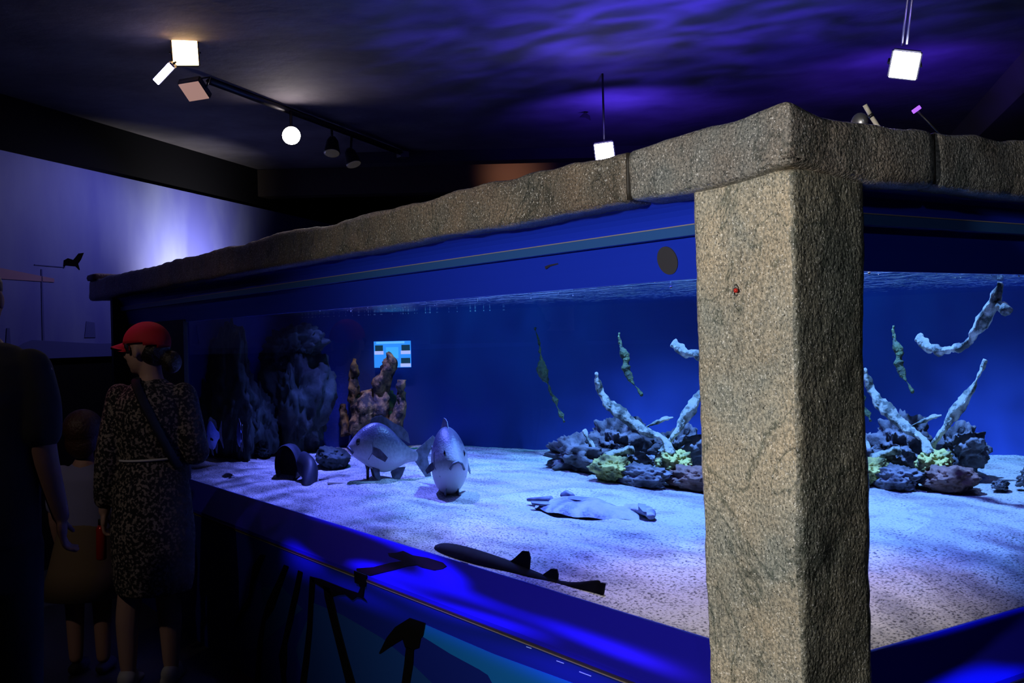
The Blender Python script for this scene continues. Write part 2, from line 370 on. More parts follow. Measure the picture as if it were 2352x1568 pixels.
# right-hand ceiling duct
V = []
dd = Vector((-.67, .745, 0)).normalized(); dn = Vector((dd.y, -dd.x, 0))
for s in (-5.5, 6.5):
    for t in (0, .5):
        for z in (3.25, 3.549): q = Vector((-3.6, 6.6, 0)) + dd*s*.9 + dn*t; V.append((q.x, q.y, z))
tag(mesh('air_duct', V, [(0, 1, 3, 2), (4, 6, 7, 5), (0, 4, 5, 1), (2, 3, 7, 6), (0, 2, 6, 4), (1, 5, 7, 3)], mat('dull_duct', (.07, .06, .06), .6)), 'dark square duct running under the ceiling at the right', 'duct')

# painted sea wall
def mural_mat():
    m = bpy.data.materials.new('sea_mural'); m.use_nodes = True; nt = m.node_tree; N = nt.nodes; L = nt.links
    b = N['Principled BSDF']; tc = N.new('ShaderNodeTexCoord'); b.inputs['Roughness'].default_value = .6
    mp = N.new('ShaderNodeMapping'); mp.inputs['Scale'].default_value = (1.6, 1.6, .6); L.new(tc.outputs['Object'], mp.inputs[0])
    n = N.new('ShaderNodeTexNoise'); n.inputs['Scale'].default_value = 1.5; n.inputs['Detail'].default_value = 5; L.new(mp.outputs[0], n.inputs['Vector'])
    r = N.new('ShaderNodeValToRGB'); e = r.color_ramp.elements; e[0].position = .35; e[0].color = (.10, .11, .44, 1); e[1].position = .8; e[1].color = (.20, .23, .52, 1)
    L.new(n.outputs['Fac'], r.inputs[0]); L.new(r.outputs[0], b.inputs['Base Color']); return m
t = thing('sea_mural', 'blue painted underwater sea panel on the far left wall', 'mural', mur(0, 1.47))
o = slab('painted_panel', -2, 7, 1.47, 3.1, 0, .03, mural_mat(), t); o.location = -t.location
def mp_poly(name, pts, m, th=.004):
    q = prism(name, [mur(s, z) for s, z in pts], mn, mn*.001, th, m, t); q.location = -t.location; return q
haze = mat('mural_haze', (.075, .085, .30), .7, spec=.2)
o = mp_poly('swimmer_silhouette', [(.70, 2.22), (.71, 2.29), (.76, 2.31), (.83, 2.30), (.90, 2.36), (.97, 2.37), (.93, 2.31), (.89, 2.27), (.91, 2.22), (.86, 2.25), (.78, 2.25), (.73, 2.25)], mat('mural_black', (.004, .003, .004), .95, spec=.02)); o['label'] = 'small black swimming creature painted on the mural'
mp_poly('seabed', [(-4, 1.472), (8.8, 1.472), (8.8, 1.60), (3, 1.6), (1.15, 1.585), (.8, 1.60), (.3, 1.625), (.2, 1.6), (0, 1.52), (-4, 1.5)], haze)
mp_poly('mast', [(.42, 1.62), (.445, 1.62), (.44, 2.2), (.425, 2.2)], haze)
mp_poly('mast', [(.35, 2.235), (.72, 2.235), (.72, 2.228), (.35, 2.228)], haze)
mp_poly('hull', [(.95, 1.64), (1.1, 1.64), (1.09, 1.77), (.98, 1.78)], haze)
mp_poly('hull', [(.0, 1.56), (.06, 1.56), (.05, 1.72), (.02, 1.72)], haze)
o = mp_poly('light_streak', [(-4, 2.10), (.58, 2.10), (.58, 2.13), (-.1, 2.19), (-4, 2.22)], mat('pink_light', (.30, .16, .26), .6)); o['label'] = 'pink streak of light painted across the mural'  # streak of pink light painted as a flat shape

# ---------------------------------------------------------------- the aquarium
WALLP = [(-6.35, .02), (-5.75, .35), (-5.35, .85), (-4.95, 1.4), (-4.55, 1.85), (-4.05, 2.32), (-3.5, 2.62), (-2.9, 2.78), (-2.35, 2.95), (-1.5, 3.3), (-.6, 3.6), (-.01, 3.7)]
def S(x, y):
    d = max(0, min(-x, y)); return .678 + .24*(1-math.exp(-d/1.2))
aq = thing('aquarium', 'huge walk-around tank with blue frame under a stone lintel', 'aquarium', (-.02, 0, FZ))
def A(o): o.location = -aq.location; return o
# backdrop
V, F = [], []
P, _ = smoothpath([(*p, 0) for p in WALLP], [0]*len(WALLP), 6)
for p in P: V += [(p.x, p.y, FZ), (p.x, p.y, 2.0)]
for i in range(len(P)-1): F.append((2*i, 2*i+1, 2*i+3, 2*i+2))
b = len(V); V += [(x+(.0), y+.08, z) for x, y, z in V[:]]
F += [(q[0]+b, q[3]+b, q[2]+b, q[1]+b) for q in F[:]]
A(mesh('backdrop', V, F, M['backdrop'], aq, True))
# glass and water
A(mesh('glass_pane', [(-5.12, 0, .655), (-.02, 0, .655), (-.02, 0, 1.73), (-5.12, 0, 1.73)], [(0, 1, 2, 3)], M['glass'], aq))
A(mesh('glass_pane', [(0, .02, .655), (0, 3.69, .655), (0, 3.69, 1.73), (0, .02, 1.73)], [(0, 1, 2, 3)], M['glass'], aq))
V = [(p.x, p.y, 1.722) for p in P] + [(0, 0, 1.722)]
o = A(mesh('water_surface', V, [tuple(range(len(V)))[::-1]], M['water'], aq)); o['label'] = 'rippled water surface'
# fascia, trim
def prof(name, pr, a, b, axis, m, smooth=False):
    """profile of (outward, z) extruded along the left (axis x) or right (axis y) front"""
    V = []
    for s in (a, b):
        for o_, z in pr: V.append((s, -o_, z) if axis == 'x' else (o_, s, z))
    n = len(pr); F = [(i, (i+1) % n, n+(i+1) % n, n+i) for i in range(n)] + [tuple(range(n))[::-1], tuple(range(n, 2*n))]
    bm = bmesh.new(); vs = [bm.verts.new(v) for v in V]
    for f in F: bm.faces.new([vs[i] for i in f])
    return A(frombm(name, bm, m, aq, smooth))
for axis, a, b in (('x', -6.5, -.1), ('y', .0, 3.7)):
    prof('fascia', [(.0, 1.705), (.012, 1.76), (.03, 1.83), (-.03, 1.83), (-.03, 1.705)], a, b, axis, M['blue'])
    cv = [(.045+.10*(1-math.cos(k/8*PI/2))*.9, 1.848+.085*math.sin(k/8*PI/2)) for k in range(9)]
    prof('cove', cv + [(.0, 1.935), (.0, 1.848)], a, b, axis, M['blue'])
    tr = prof('fascia_trim', [(.03, 1.822), (.062, 1.822), (.062, 1.851), (.03, 1.851)], a, b, axis, M['trim'])
    prof('trim_highlight', [(.0605, 1.850), (.0635, 1.850), (.0635, 1.853), (.0605, 1.853)], a, b, axis, M['trim_highlight'])  # thin strip standing for the highlight on the trim's top edge
    prof('sill', [(0.0, .68), (.006, .679), (.12, .548), (.12, .53), (-.01, .53), (-.01, .68)], a, b, axis, M['sill'])
    pn = prof('base_panel', [(.118, .522), (.118, FZ), (.06, FZ), (.06, .522)], a, b, axis, M['panel'])
    prof('bead', [(.115, .534), (.126, .532), (.126, .527), (.115, .526)], a, b, axis, M['joint'])
    prof('bead', [(.115, .524), (.123, .523), (.123, .5205), (.115, .52)], a, b, axis, M['jointl'])
A(box('end_board', -6.5, -5.1, -.02, .03, .68, 1.72, M['endwall'], aq))
A(box('end_board', -6.56, -6.5, -.12, .35, FZ, 1.93, M['endwall'], aq))
# painted stripes on the base panel
for nm, pts, m in (('painted_band', [(-1.791, .442), (-1.303, .44), (-.6, .462), (-.3, .47), (-.3, .15), (-1.28, .15), (-1.318, .335), (-1.345, .356), (-1.40, .362), (-1.6, .371), (-1.811, .39)], M['stripe']),
                   ('painted_wave', [(-2.868, .32), (-2.555, .327), (-2.172, .308), (-1.963, .275), (-1.66, .203), (-1.5, .02), (-1.5, -.24), (-2.9, -.24), (-3.1, .05)], M['stripe2']),
                   ('painted_wave', [(-3.58, .264), (-3.273, .33), (-3.001, .263), (-3.287, .119), (-3.7, -.1), (-4.0, -.1)], M['stripe2'])):
    A(prism(nm, [(x, 0, z) for x, z in pts], (0, -1, 0), (0, -.1182, 0), .0015, m, aq))
bm = bmesh.new(); r = bmesh.ops.create_cone(bm, segments=32, cap_ends=True, radius1=.042, radius2=.042, depth=.004, matrix=Matrix.Translation((-.472, -.014, 1.763)) @ Matrix.Rotation(PI/2+.25, 4, 'X'))
o = A(frombm('round_cap', bm, mat('dark_grey_cap', (.045, .045, .06), .7), aq)); o['label'] = 'dark grey round cap'
o = A(prism('scuff', [(-1.075, 0, 1.787), (-1.07, 0, 1.777), (-1.045, 0, 1.785), (-1.0, 0, 1.789), (-1.0, 0, 1.793), (-1.05, 0, 1.791)], (0, -1, 0), (0, -.021, 0), .0008, mat('scuffed_paint', (.02, .02, .05), .8), aq))
for x0, x1, z in ((-.93, -.89, .503), (-.81, -.75, .497), (-.62, -.60, .49), (-.55, -.51, .487), (-1.10, -1.07, .51)):
    A(prism('paint_scratch', [(x0, 0, z), (x1, 0, z+.001), (x1, 0, z+.004), (x0, 0, z+.003)], (0, -1, 0), (0, -.1185, 0), .0008, mat('bare_scratch', (.35, .55, .8), .6), aq))

# air bubbles under the water surface
bm = bmesh.new()
for k in range(110):
    if k < 60: t_ = random.random(); q = Vector((-4.75+t_*1.35, 1.62+t_*1.05, 1.715))
    else: q = Vector((-.2-random.random()*3.5, .03+random.random()*.9, 1.714))
    if k % 9 == 0: q = Vector((-.02-random.random()*.6, .2+random.random()*1.2, 1.712))
    bmesh.ops.create_icosphere(bm, subdivisions=1, radius=.002+random.random()**4*.004, matrix=Matrix.Translation(q))
o = frombm('air_bubbles', bm, mat('bubble_foam', (.85, .9, .95), .2), None, True); o['kind'] = 'stuff'; tag(o, 'tiny air bubbles gathered under the water surface', 'bubbles')

# sand
n = 150; V = []; F = []
for i in range(n+1):
    for j in range(n+1):
        x = -6.3*(i/n)**1.5 if i else 0; y = 3.72*(j/n)**1.35
        z = S(x, y); e = min(1, min(-x, y)/.25)
        z += e*(.012*noise.noise(Vector((x*1.5, y*1.5, 0))) + .010*noise.noise(Vector((x*3.4+y*2.5, y*6-x*4.4, 2))) + .006*noise.noise(Vector((x*9, y*9, 5))))
        if (x+3.55)**2*1.0+(y-.75)**2 < .4: z += .02*max(0, 1-((x+3.4)**2+(y-.8)**2)/.12)
        V.append((x, y, z))
def inside(x, y):
    for k in range(len(P)-1):
        if P[k].x <= x <= P[k+1].x:
            tt = (x-P[k].x)/(P[k+1].x-P[k].x+1e-9); return y < P[k].y*(1-tt)+P[k+1].y*tt + .04
    return False
for i in range(n):
    for j in range(n):
        a = i*(n+1)+j; xc, yc = V[a][0], V[a][1]
        if inside(xc, yc) or inside(V[a+n+1][0], yc): F.append((a, a+n+1, a+n+2, a+1))
so = mesh('sand', V, F, M['sand'], None, True); so['kind'] = 'stuff'; tag(so, 'pale sand bed with ripples covering the tank bottom', 'sand')

# ---------------------------------------------------------------- stonework
pil = stone_block('stone_pillar', -.196, .14, -.17, .087, FZ, 1.935, .0135, .0045, .014, [M['pillar'], M['pillar_shaded']], None, 1, lambda nn, c: c.x > .118 and nn.x > .3, .012)
for v in pil.data.vertices:      # a slight taper: wider at the very top, chips on the right edge
    zz = v.co.z
    if v.co.y > 0: v.co.y += .012*max(0, (zz-1.6)/.33) + .012*noise.noise(Vector((0, zz*6, 4)))
    if v.co.x > .05 and abs(v.co.z-.95) < .3: v.co.x -= .006*(1-abs(v.co.z-.95)/.3)*(.5+noise.noise(v.co*14))
tag(pil, 'rough square granite pillar at the near corner of the tank', 'pillar')
SJ = -.431; RJ = .366
# near corner lintel: L-shaped block with a raised peak at its corner
V, F = [], []
def lint(name, axis, a, b, m, seed, peak=None, label=''):
    if axis == 'x': o = stone_block(name, a, b, -.2, .16, 1.918, 2.07, .018, .0045, .02, m, None, seed, wob=.008)
    else: o = stone_block(name, -.2, .16, a, b, 1.918, 2.07, .018, .0045, .02, m, None, seed, wob=.008)
    return o
def topwave(o):
    for v in o.data.vertices:
        if v.co.z > 2.0:
            v.co.z += .012*noise.noise(Vector((v.co.x*3.1, v.co.y*3.1, 9))) + .008*noise.noise(Vector((v.co.x*8, v.co.y*8, 3))) + .028*math.exp(-((v.co.x-.16)**2+(v.co.y+.2)**2)/.012)
        # underside lifts in a shallow arch above the pillar
        if v.co.z < 1.95: v.co.z += .02*math.exp(-((v.co.x-.14)**2+(v.co.y+.17)**2)/.02)
    return o
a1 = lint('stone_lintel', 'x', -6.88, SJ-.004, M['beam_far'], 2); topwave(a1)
tag(a1, 'long granite lintel running left above the tank from the corner joint', 'lintel')
cl = thing('stone_lintel', 'grey granite corner lintel resting on the pillar', 'lintel', (0, 0, 1.93))
ca = lint('left_arm', 'x', SJ+.002, .16, M['beam'], 3); topwave(ca); ca.parent = cl; ca.location = -cl.location
cb = lint('right_arm', 'y', -.2, RJ-.002, M['beam'], 4); topwave(cb)
for v in cb.data.vertices:
    if v.co.y < .12: v.co.x -= .004
cb.parent = cl; cb.location = -cl.location
cl['parts_note'] = ''
del cl['parts_note']
a3 = lint('stone_lintel', 'y', RJ+.004, 3.75, M['beam'], 5); topwave(a3)
tag(a3, 'granite lintel running right from the corner joint', 'lintel')
e1 = stone_block('stone_cap', -6.88, -6.66, -.22, 1.2, 2.065, 2.115, .03, .006, .02, mat('pink_lit_cap', (.30, .22, .24), .8, bump=.6), None, 6, wob=.006)  # pink light on the slab is put into its colour
tag(e1, 'flat stone slab on the far end of the tank top', 'slab')
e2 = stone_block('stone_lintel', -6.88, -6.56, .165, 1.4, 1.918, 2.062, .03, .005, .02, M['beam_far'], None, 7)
tag(e2, 'short granite lintel turning back at the far end', 'lintel')
# mortar seams where the blocks meet
tag(stone_block('joint_filler', SJ-.006, SJ+.004, -.196, .15, 1.925, 2.06, .03, .001, .004, M['joint'], None, 8), 'dark joint between corner lintel and long left lintel', 'joint')
tag(stone_block('joint_filler', -.19, .156, RJ-.004, RJ+.006, 1.925, 2.06, .03, .001, .004, M['joint'], None, 9), 'dark joint between corner lintel and right lintel', 'joint')
# little wire loop with a red tip stuck on the pillar
hk = thing('wire_hook', 'tiny metal hook with a red tip on the pillar front', 'hook', (-.047, -.172, 1.655))
tubeobj('hook_loop', [(.010*math.cos(a)*.7, -.006-.004*math.sin(a*2), .014*math.sin(a)) for a in [k*2*PI/14 for k in range(13)]], .0016, M['metal'], hk, 8)
bm = bmesh.new(); ell(bm, (.006, -.010, -.002), (.006, .005, .006)); o = frombm('red_tip', bm, M['red'], hk, True); o['label'] = 'red tip'

# ---------------------------------------------------------------- crab silhouette on the tank front
ct = thing('crab_silhouette', 'black long-legged crab cut-out stuck on the blue tank front', 'sticker', (-2.9, -.122, FZ))
def dec(nm, pts, base=-.122):
    q = prism(nm, [(x, 0, z) for x, z in pts], (0, -1, 0), (0, base, 0), .004, M['black'], ct); q.location = -ct.location
dec('leg', [(-3.53, .448), (-3.467, .453), (-3.643, .276), (-3.716, .157), (-3.894, .027), (-3.968, -.024), (-3.87, .08), (-3.727, .19), (-3.65, .367)])
dec('leg', [(-3.209, .446), (-3.158, .447), (-3.294, .282), (-3.371, .19), (-3.491, .103), (-3.535, -.002), (-3.602, -.242), (-3.661, -.245), (-3.599, -.016), (-3.528, .114), (-3.447, .22), (-3.295, .359)])
dec('leg', [(-3.032, .447), (-2.984, .448), (-3.034, .341), (-3.126, .174), (-3.206, .049), (-3.213, -.05), (-3.233, -.098), (-3.225, -.146), (-3.24, -.24), (-3.29, -.24), (-3.277, -.159), (-3.295, -.08), (-3.309, -.029), (-3.264, .036), (-3.168, .209), (-3.069, .377)])
dec('leg', [(-2.891, .439), (-2.835, .443), (-2.864, .311), (-2.887, .182), (-2.932, .027), (-2.97, -.082), (-3.0, -.24), (-3.06, -.24), (-3.04, -.1), (-2.983, .057), (-2.938, .192), (-2.908, .343)])
dec('leg', [(-2.737, .425), (-2.665, .428), (-2.623, .353), (-2.568, .26), (-2.497, .15), (-2.428, .056), (-2.35, -.1), (-2.44, -.1), (-2.518, .033), (-2.588, .148), (-2.674, .288), (-2.726, .377)])
dec('body', [(-2.891, .443), (-2.76, .452), (-2.502, .454), (-2.37, .459), (-2.347, .486), (-2.388, .520), (-2.303, .520), (-2.328, .452), (-2.295, .439), (-2.35, .444), (-2.393, .438), (-2.433, .417), (-2.504, .429), (-2.573, .414), (-2.634, .394), (-2.738, .411), (-2.862, .424)])
dec('claw', [(-1.907, .445), (-1.784, .45), (-1.804, .397), (-1.825, .382), (-1.841, .341), (-1.885, .324), (-1.95, .318), (-1.971, .347), (-1.997, .334), (-2.036, .315), (-2.176, .24), (-2.184, .241), (-2.112, .321), (-2.032, .383)])
dec('claw_arm', [(-1.942, .323), (-1.885, .324), (-1.895, .256), (-1.921, .184), (-1.95, .06), (-2.02, .06), (-1.987, .167), (-1.961, .249)])
sn = Vector((0, -.132, .12)).normalized()
q = prism('claw', [(-2.239, -.039, .637), (-2.18, -.03, .646), (-2.138, -.019, .659), (-2.048, -.023, .655), (-1.931, -.017, .662), (-1.81, -.017, .662), (-1.773, -.023, .655), (-1.789, -.033, .643), (-1.839, -.044, .631), (-1.933, -.047, .628), (-1.978, -.046, .63), (-2.041, -.058, .616), (-2.116, -.08, .592), (-2.209, -.104, .565), (-2.262, -.118, .549), (-2.386, -.118, .549), (-2.395, -.113, .556), (-2.273, -.092, .579), (-2.167, -.063, .611), (-2.097, -.048, .627), (-2.145, -.047, .628), (-2.213, -.047, .629)], sn, sn*.002, .005, M['black'], ct)
q.location = -ct.location; q['label'] = 'long claw bent up on to the sloping sill'
q = prism('claw_arm', [(-2.395, -.124, .50), (-2.30, -.124, .50), (-2.28, -.124, .552), (-2.40, -.124, .552)], (0, -1, 0), (0, 0, 0), .005, M['black'], ct); q.location = -ct.location

# ---------------------------------------------------------------- inside the water: rocks
def rock(c, s, m, label, seed, amp=.35):
    o = rockmesh('rock', (0, 0, 0), s, M[m], None, seed, amp); o.location = c; tag(o, label, 'rock'); return o
rock((-2.42, 2.02, .93), (.20, .16, .10), 'rock', 'dark craggy rock at the left end of the pile', 1, .6)
rock((-2.25, 2.12, 1.00), (.16, .12, .12), 'rock', 'tall dark rock behind the leaning branch', 2, .6)
rock((-2.08, 1.98, .92), (.13, .11, .08), 'rock', 'small grey rock between the dark rocks', 3, .5)
rock((-2.02, 1.75, .925), (.10, .09, .055), 'rock_moss', 'yellow green mossy rock in front of the pile', 4, .4)
rock((-1.86, 1.79, .90), (.15, .08, .055), 'rock', 'purplish flat rock beside the mossy one', 5, .4)
rock((-1.76, 1.93, .96), (.09, .08, .06), 'rock_moss', 'mossy rock under the branches', 6, .4)
rock((-1.64, 1.93, .90), (.15, .11, .06), 'rock_red', 'reddish brown rock at the right end of the pile', 7, .3)
rock((-1.45, 2.08, .875), (.045, .04, .02), 'rock', 'small dark pebble right of the reddish rock', 8, .4)
rock((-1.38, 2.2, .90), (.05, .05, .04), 'rock', 'lone dark stone on the sand near the right side', 9, .5)
rock((-1.9, 2.2, 1.0), (.14, .12, .10), 'rock', 'shadowy rock at the back of the pile', 10, .5)
# rocky left part, right up to the surface
rock((-5.15, .85, 1.15), (.40, .22, .46), 'rock_dark', 'big dark boulder at the left end of the water', 21, .4)
rock((-4.72, 1.45, 1.12), (.36, .25, .44), 'rock_dark', 'dark green boulder in the middle of the left rocks', 22, .45)
rock((-4.80, 1.45, 1.50), (.36, .18, .17), 'rock_dark', 'mossy rock reaching the water surface at the left', 23, .5)
rock((-3.93, 1.12, .87), (.15, .15, .07), 'rock_dark', 'low rounded rock behind the pipe', 24, .2)
rock((-4.85, 1.05, .85), (.12, .08, .04), 'rock_dark', 'low flat rock under the small blue fish', 25, .4)
rock((-5.62, .72, 1.0), (.30, .16, .34), 'rock_dark', 'dark rock added to darken the far left end of the water', 27, .3)  # added boulder that darkens the bright blue backdrop here
rock((-4.95, 1.12, 1.0), (.22, .2, .24), 'rock_dark', 'dark rock added to darken the gap between the two tall boulders', 26, .4)  # added boulder that hides bright backdrop between the rocks
# coral stump
cs = thing('coral_stump', 'brown crusted coral stump with upright prongs behind the big fish', 'coral', (-4.12, 1.9, .87))
def rel(o, t): o.location = -t.location; return o
def cor(nm, pts, rr, seed, m='coral', t=cs, amp=.05, seg=20):
    p_, r_ = smoothpath(pts, rr, 8); V, F = [], []; tube(V, F, p_, [q*(.68 if nm == 'prong' else .88) for q in r_] if t is cs else r_, seg, (1, .8), amp*(.8 if t is cs else 1), seed); return rel(mesh(nm, V, F, M[m], t, True), t)
cor('trunk', [(-4.16, 1.9, .84), (-4.15, 1.9, 1.0), (-4.15, 1.9, 1.15), (-4.17, 1.9, 1.24)], [.26, .23, .20, .12], 1, amp=.09)
cor('prong', [(-4.32, 1.9, 1.10), (-4.38, 1.9, 1.25), (-4.36, 1.9, 1.36), (-4.35, 1.9, 1.44)], [.09, .07, .05, .015], 2)
cor('prong', [(-4.05, 1.9, 1.08), (-4.05, 1.9, 1.25), (-3.99, 1.9, 1.38), (-3.94, 1.9, 1.46)], [.12, .12, .085, .03], 3, amp=.06)
cor('prong', [(-3.95, 1.95, 1.0), (-3.89, 1.95, 1.17), (-3.88, 1.95, 1.31)], [.10, .08, .025], 4)
cor('prong', [(-4.42, 1.85, .95), (-4.46, 1.85, 1.08), (-4.46, 1.85, 1.15)], [.07, .05, .02], 5)
# branches
bt = thing('sunken_branch', 'pale forked driftwood branch growing out of the rock pile', 'driftwood', (-1.86, 1.92, .92))
def br(nm, pts, rr, seed, t=bt, m='lit_wood', amp=.02): return cor(nm, pts, [q*.8 for q in rr], seed, m, t, amp, 12)
br('limb', [(-1.74, 1.9, 1.00), (-1.80, 1.9, 1.07), (-1.94, 1.92, 1.105), (-2.04, 1.92, 1.16), (-2.14, 1.92, 1.21), (-2.19, 1.90, 1.27), (-2.20, 1.87, 1.37)], [.025, .028, .028, .042, .05, .03, .008], 1)
br('limb', [(-1.94, 1.92, 1.10), (-1.90, 1.98, 1.14), (-1.84, 2.05, 1.16)], [.02, .02, .008], 2)
br('limb', [(-1.87, 1.98, 1.0), (-1.80, 2.03, 1.10), (-1.79, 2.08, 1.17), (-1.76, 2.15, 1.25), (-1.72, 2.20, 1.34), (-1.70, 2.22, 1.40)], [.02, .028, .045, .025, .02, .006], 3)
br('limb', [(-2.33, 1.93, 1.08), (-2.25, 1.93, .99), (-2.17, 1.9, .95)], [.012, .022, .02], 4)
br('limb', [(-2.17, 1.85, .94), (-2.08, 1.87, .99), (-1.98, 1.9, 1.01)], [.018, .026, .02], 5)
ub = thing('floating_branch', 'curved pale driftwood branch hanging from the water surface', 'driftwood', (-1.4, 1.78, 1.45))
br('limb', [(-1.65, 1.78, 1.505), (-1.58, 1.78, 1.463), (-1.46, 1.78, 1.455), (-1.38, 1.78, 1.46), (-1.31, 1.78, 1.475), (-1.20, 1.78, 1.55), (-1.10, 1.78, 1.63), (-1.04, 1.78, 1.715)], [.022, .032, .016, .02, .036, .044, .04, .035], 6, ub)
br('twig', [(-1.07, 1.78, 1.64), (-1.01, 1.78, 1.61), (-.97, 1.78, 1.615)], [.015, .022, .012], 7, ub)
k1 = thing('hanging_weed', 'green brown weed strand hanging left of the rock pile', 'seaweed', (-2.88, 2.3, 1.3))
cor('frond', [(-2.95, 2.3, 1.60), (-2.93, 2.3, 1.52), (-2.91, 2.3, 1.44), (-2.90, 2.3, 1.36), (-2.86, 2.3, 1.29), (-2.81, 2.3, 1.2), (-2.74, 2.3, 1.09)], [.008, .016, .010, .024, .018, .010, .004], 8, 'weed', k1, .03, 10)
k2 = thing('hanging_weed', 'faint brown weed strand hanging above the rock pile', 'seaweed', (-2.1, 2.1, 1.45))
cor('frond', [(-2.13, 2.0, 1.56), (-2.12, 2.0, 1.50), (-2.10, 2.0, 1.45), (-2.09, 2.0, 1.38), (-2.04, 2.0, 1.31), (-1.99, 2.0, 1.26)], [.005, .014, .022, .014, .006, .003], 9, 'weed', k2, .025, 10)

# pipe
pp = thing('pipe_elbow', 'dark wide pipe elbow lying half buried in the sand', 'pipe', (-3.9, .6, .77))
def ring(V, c, ax, rx, n=32):
    ax = ax.normalized(); a = ax.cross(UP).normalized(); b = a.cross(ax)
    for k in range(n): V.append(c + a*math.cos(2*PI*k/n)*rx + b*math.sin(2*PI*k/n)*rx)
ax = Vector((.42, -.90, 0)).normalized()      # opening faces the viewer, slightly left
V = []; F = []; c0 = Vector((-3.98, .53, .842)); cs_ = [(c0, .118), (c0-ax*.02, .122), (c0-ax*.16, .122), (c0-ax*.24, .115)]
for c, rr in cs_: ring(V, c, ax, rr)
for c, rr in reversed(cs_[:3]): ring(V, c, ax, rr-.012)
for i in range(6):
    for k in range(32): k2 = (k+1) % 32; F.append((i*32+k, i*32+k2, (i+1)*32+k2, (i+1)*32+k))
F.append(tuple(range(3*32, 4*32)))
rel(mesh('pipe_barrel', V, F, [M['pipe']], pp, True), pp)
V = []; ring(V, c0-ax*.14, ax, .11); rel(mesh('mouth_shade', V, [tuple(range(32))], M['pipe_in'], pp), pp)  # near-black disc paints the dark inside of the pipe
p_, r_ = smoothpath([(-3.86, .66, .86), (-3.74, .62, .83), (-3.70, .55, .76), (-3.70, .53, .70)], [.075, .08, .06, .045], 6)
V, F = [], []; tube(V, F, p_, r_, 20); rel(mesh('pipe_bend', V, F, M['pipe'], pp, True), pp)

# small stand and rod on the sand
ss = thing('sand_stand', 'small dark stand with pronged top on the sand under the big fish', 'stand', (-3.28, .86, .79))
dk = mat('stand_black', (.02, .02, .05), .5)
tubeobj('foot', [(0, 0, 0), (0, 0, .012)], [.04, .03], dk, ss, 16)
tubeobj('post', [(0, 0, .01), (.0, 0, .07), (.005, 0, .11)], [.012, .012, .018], dk, ss, 10)
for dx in (-.05, .035): tubeobj('prong', [(0, 0, .08), (dx*.5, 0, .12), (dx, 0, .16)], [.012, .01, .006], dk, ss, 8)
tag(tubeobj('white_rod', [(-3.50, .60, .787), (-3.15, .80, .812)], .007, M['whiteplastic'], None, 10), 'thin white rod lying on the sand beside the stand', 'rod')
tag(tubeobj('twig', [(-3.66, .66, .785), (-3.61, .68, .789), (-3.57, .69, .80)], [.006, .008, .003], dk, None, 8), 'tiny dark twig on the sand near the pipe', 'twig')

# ---------------------------------------------------------------- fish
def fish_mat(nm, back, belly):
    m = bpy.data.materials.new(nm); m.use_nodes = True; nt = m.node_tree; N = nt.nodes; L = nt.links; b = N['Principled BSDF']
    tc = N.new('ShaderNodeTexCoord'); sp = N.new('ShaderNodeSeparateXYZ'); L.new(tc.outputs['Generated'], sp.inputs[0])
    nz = N.new('ShaderNodeTexNoise'); nz.inputs['Scale'].default_value = 60; L.new(tc.outputs['Object'], nz.inputs['Vector'])
    ad = N.new('ShaderNodeMath'); ad.operation = 'MULTIPLY_ADD'; ad.inputs[1].default_value = .22; L.new(nz.outputs['Fac'], ad.inputs[0]); L.new(sp.outputs['Z'], ad.inputs[2])
    r = N.new('ShaderNodeValToRGB'); e = r.color_ramp.elements; e[0].position = .38; e[0].color = (*belly, 1); e[1].position = .80; e[1].color = (*back, 1)
    L.new(ad.outputs[0], r.inputs[0]); L.new(r.outputs[0], b.inputs['Base Color']); b.inputs['Roughness'].default_value = .35
    vr = N.new('ShaderNodeTexVoronoi'); vr.inputs['Scale'].default_value = 90; L.new(tc.outputs['Object'], vr.inputs['Vector'])
    bp = N.new('ShaderNodeBump'); bp.inputs['Strength'].default_value = .25; bp.inputs['Distance'].default_value = .003; L.new(vr.outputs['Distance'], bp.inputs['Height']); L.new(bp.outputs[0], b.inputs['Normal'])
    return m
M['fishbody'] = fish_mat('sea_bream_skin', (.06, .06, .11), (.50, .46, .50))
M['fin'] = mat('fish_fin', (.035, .035, .06), .5, col2=(.10, .10, .16), nscale=30)
M['eye'] = mat('fish_eye', (.004, .004, .006), .1)
M['eyering'] = mat('fish_eye_ring', (.03, .028, .05), .3)
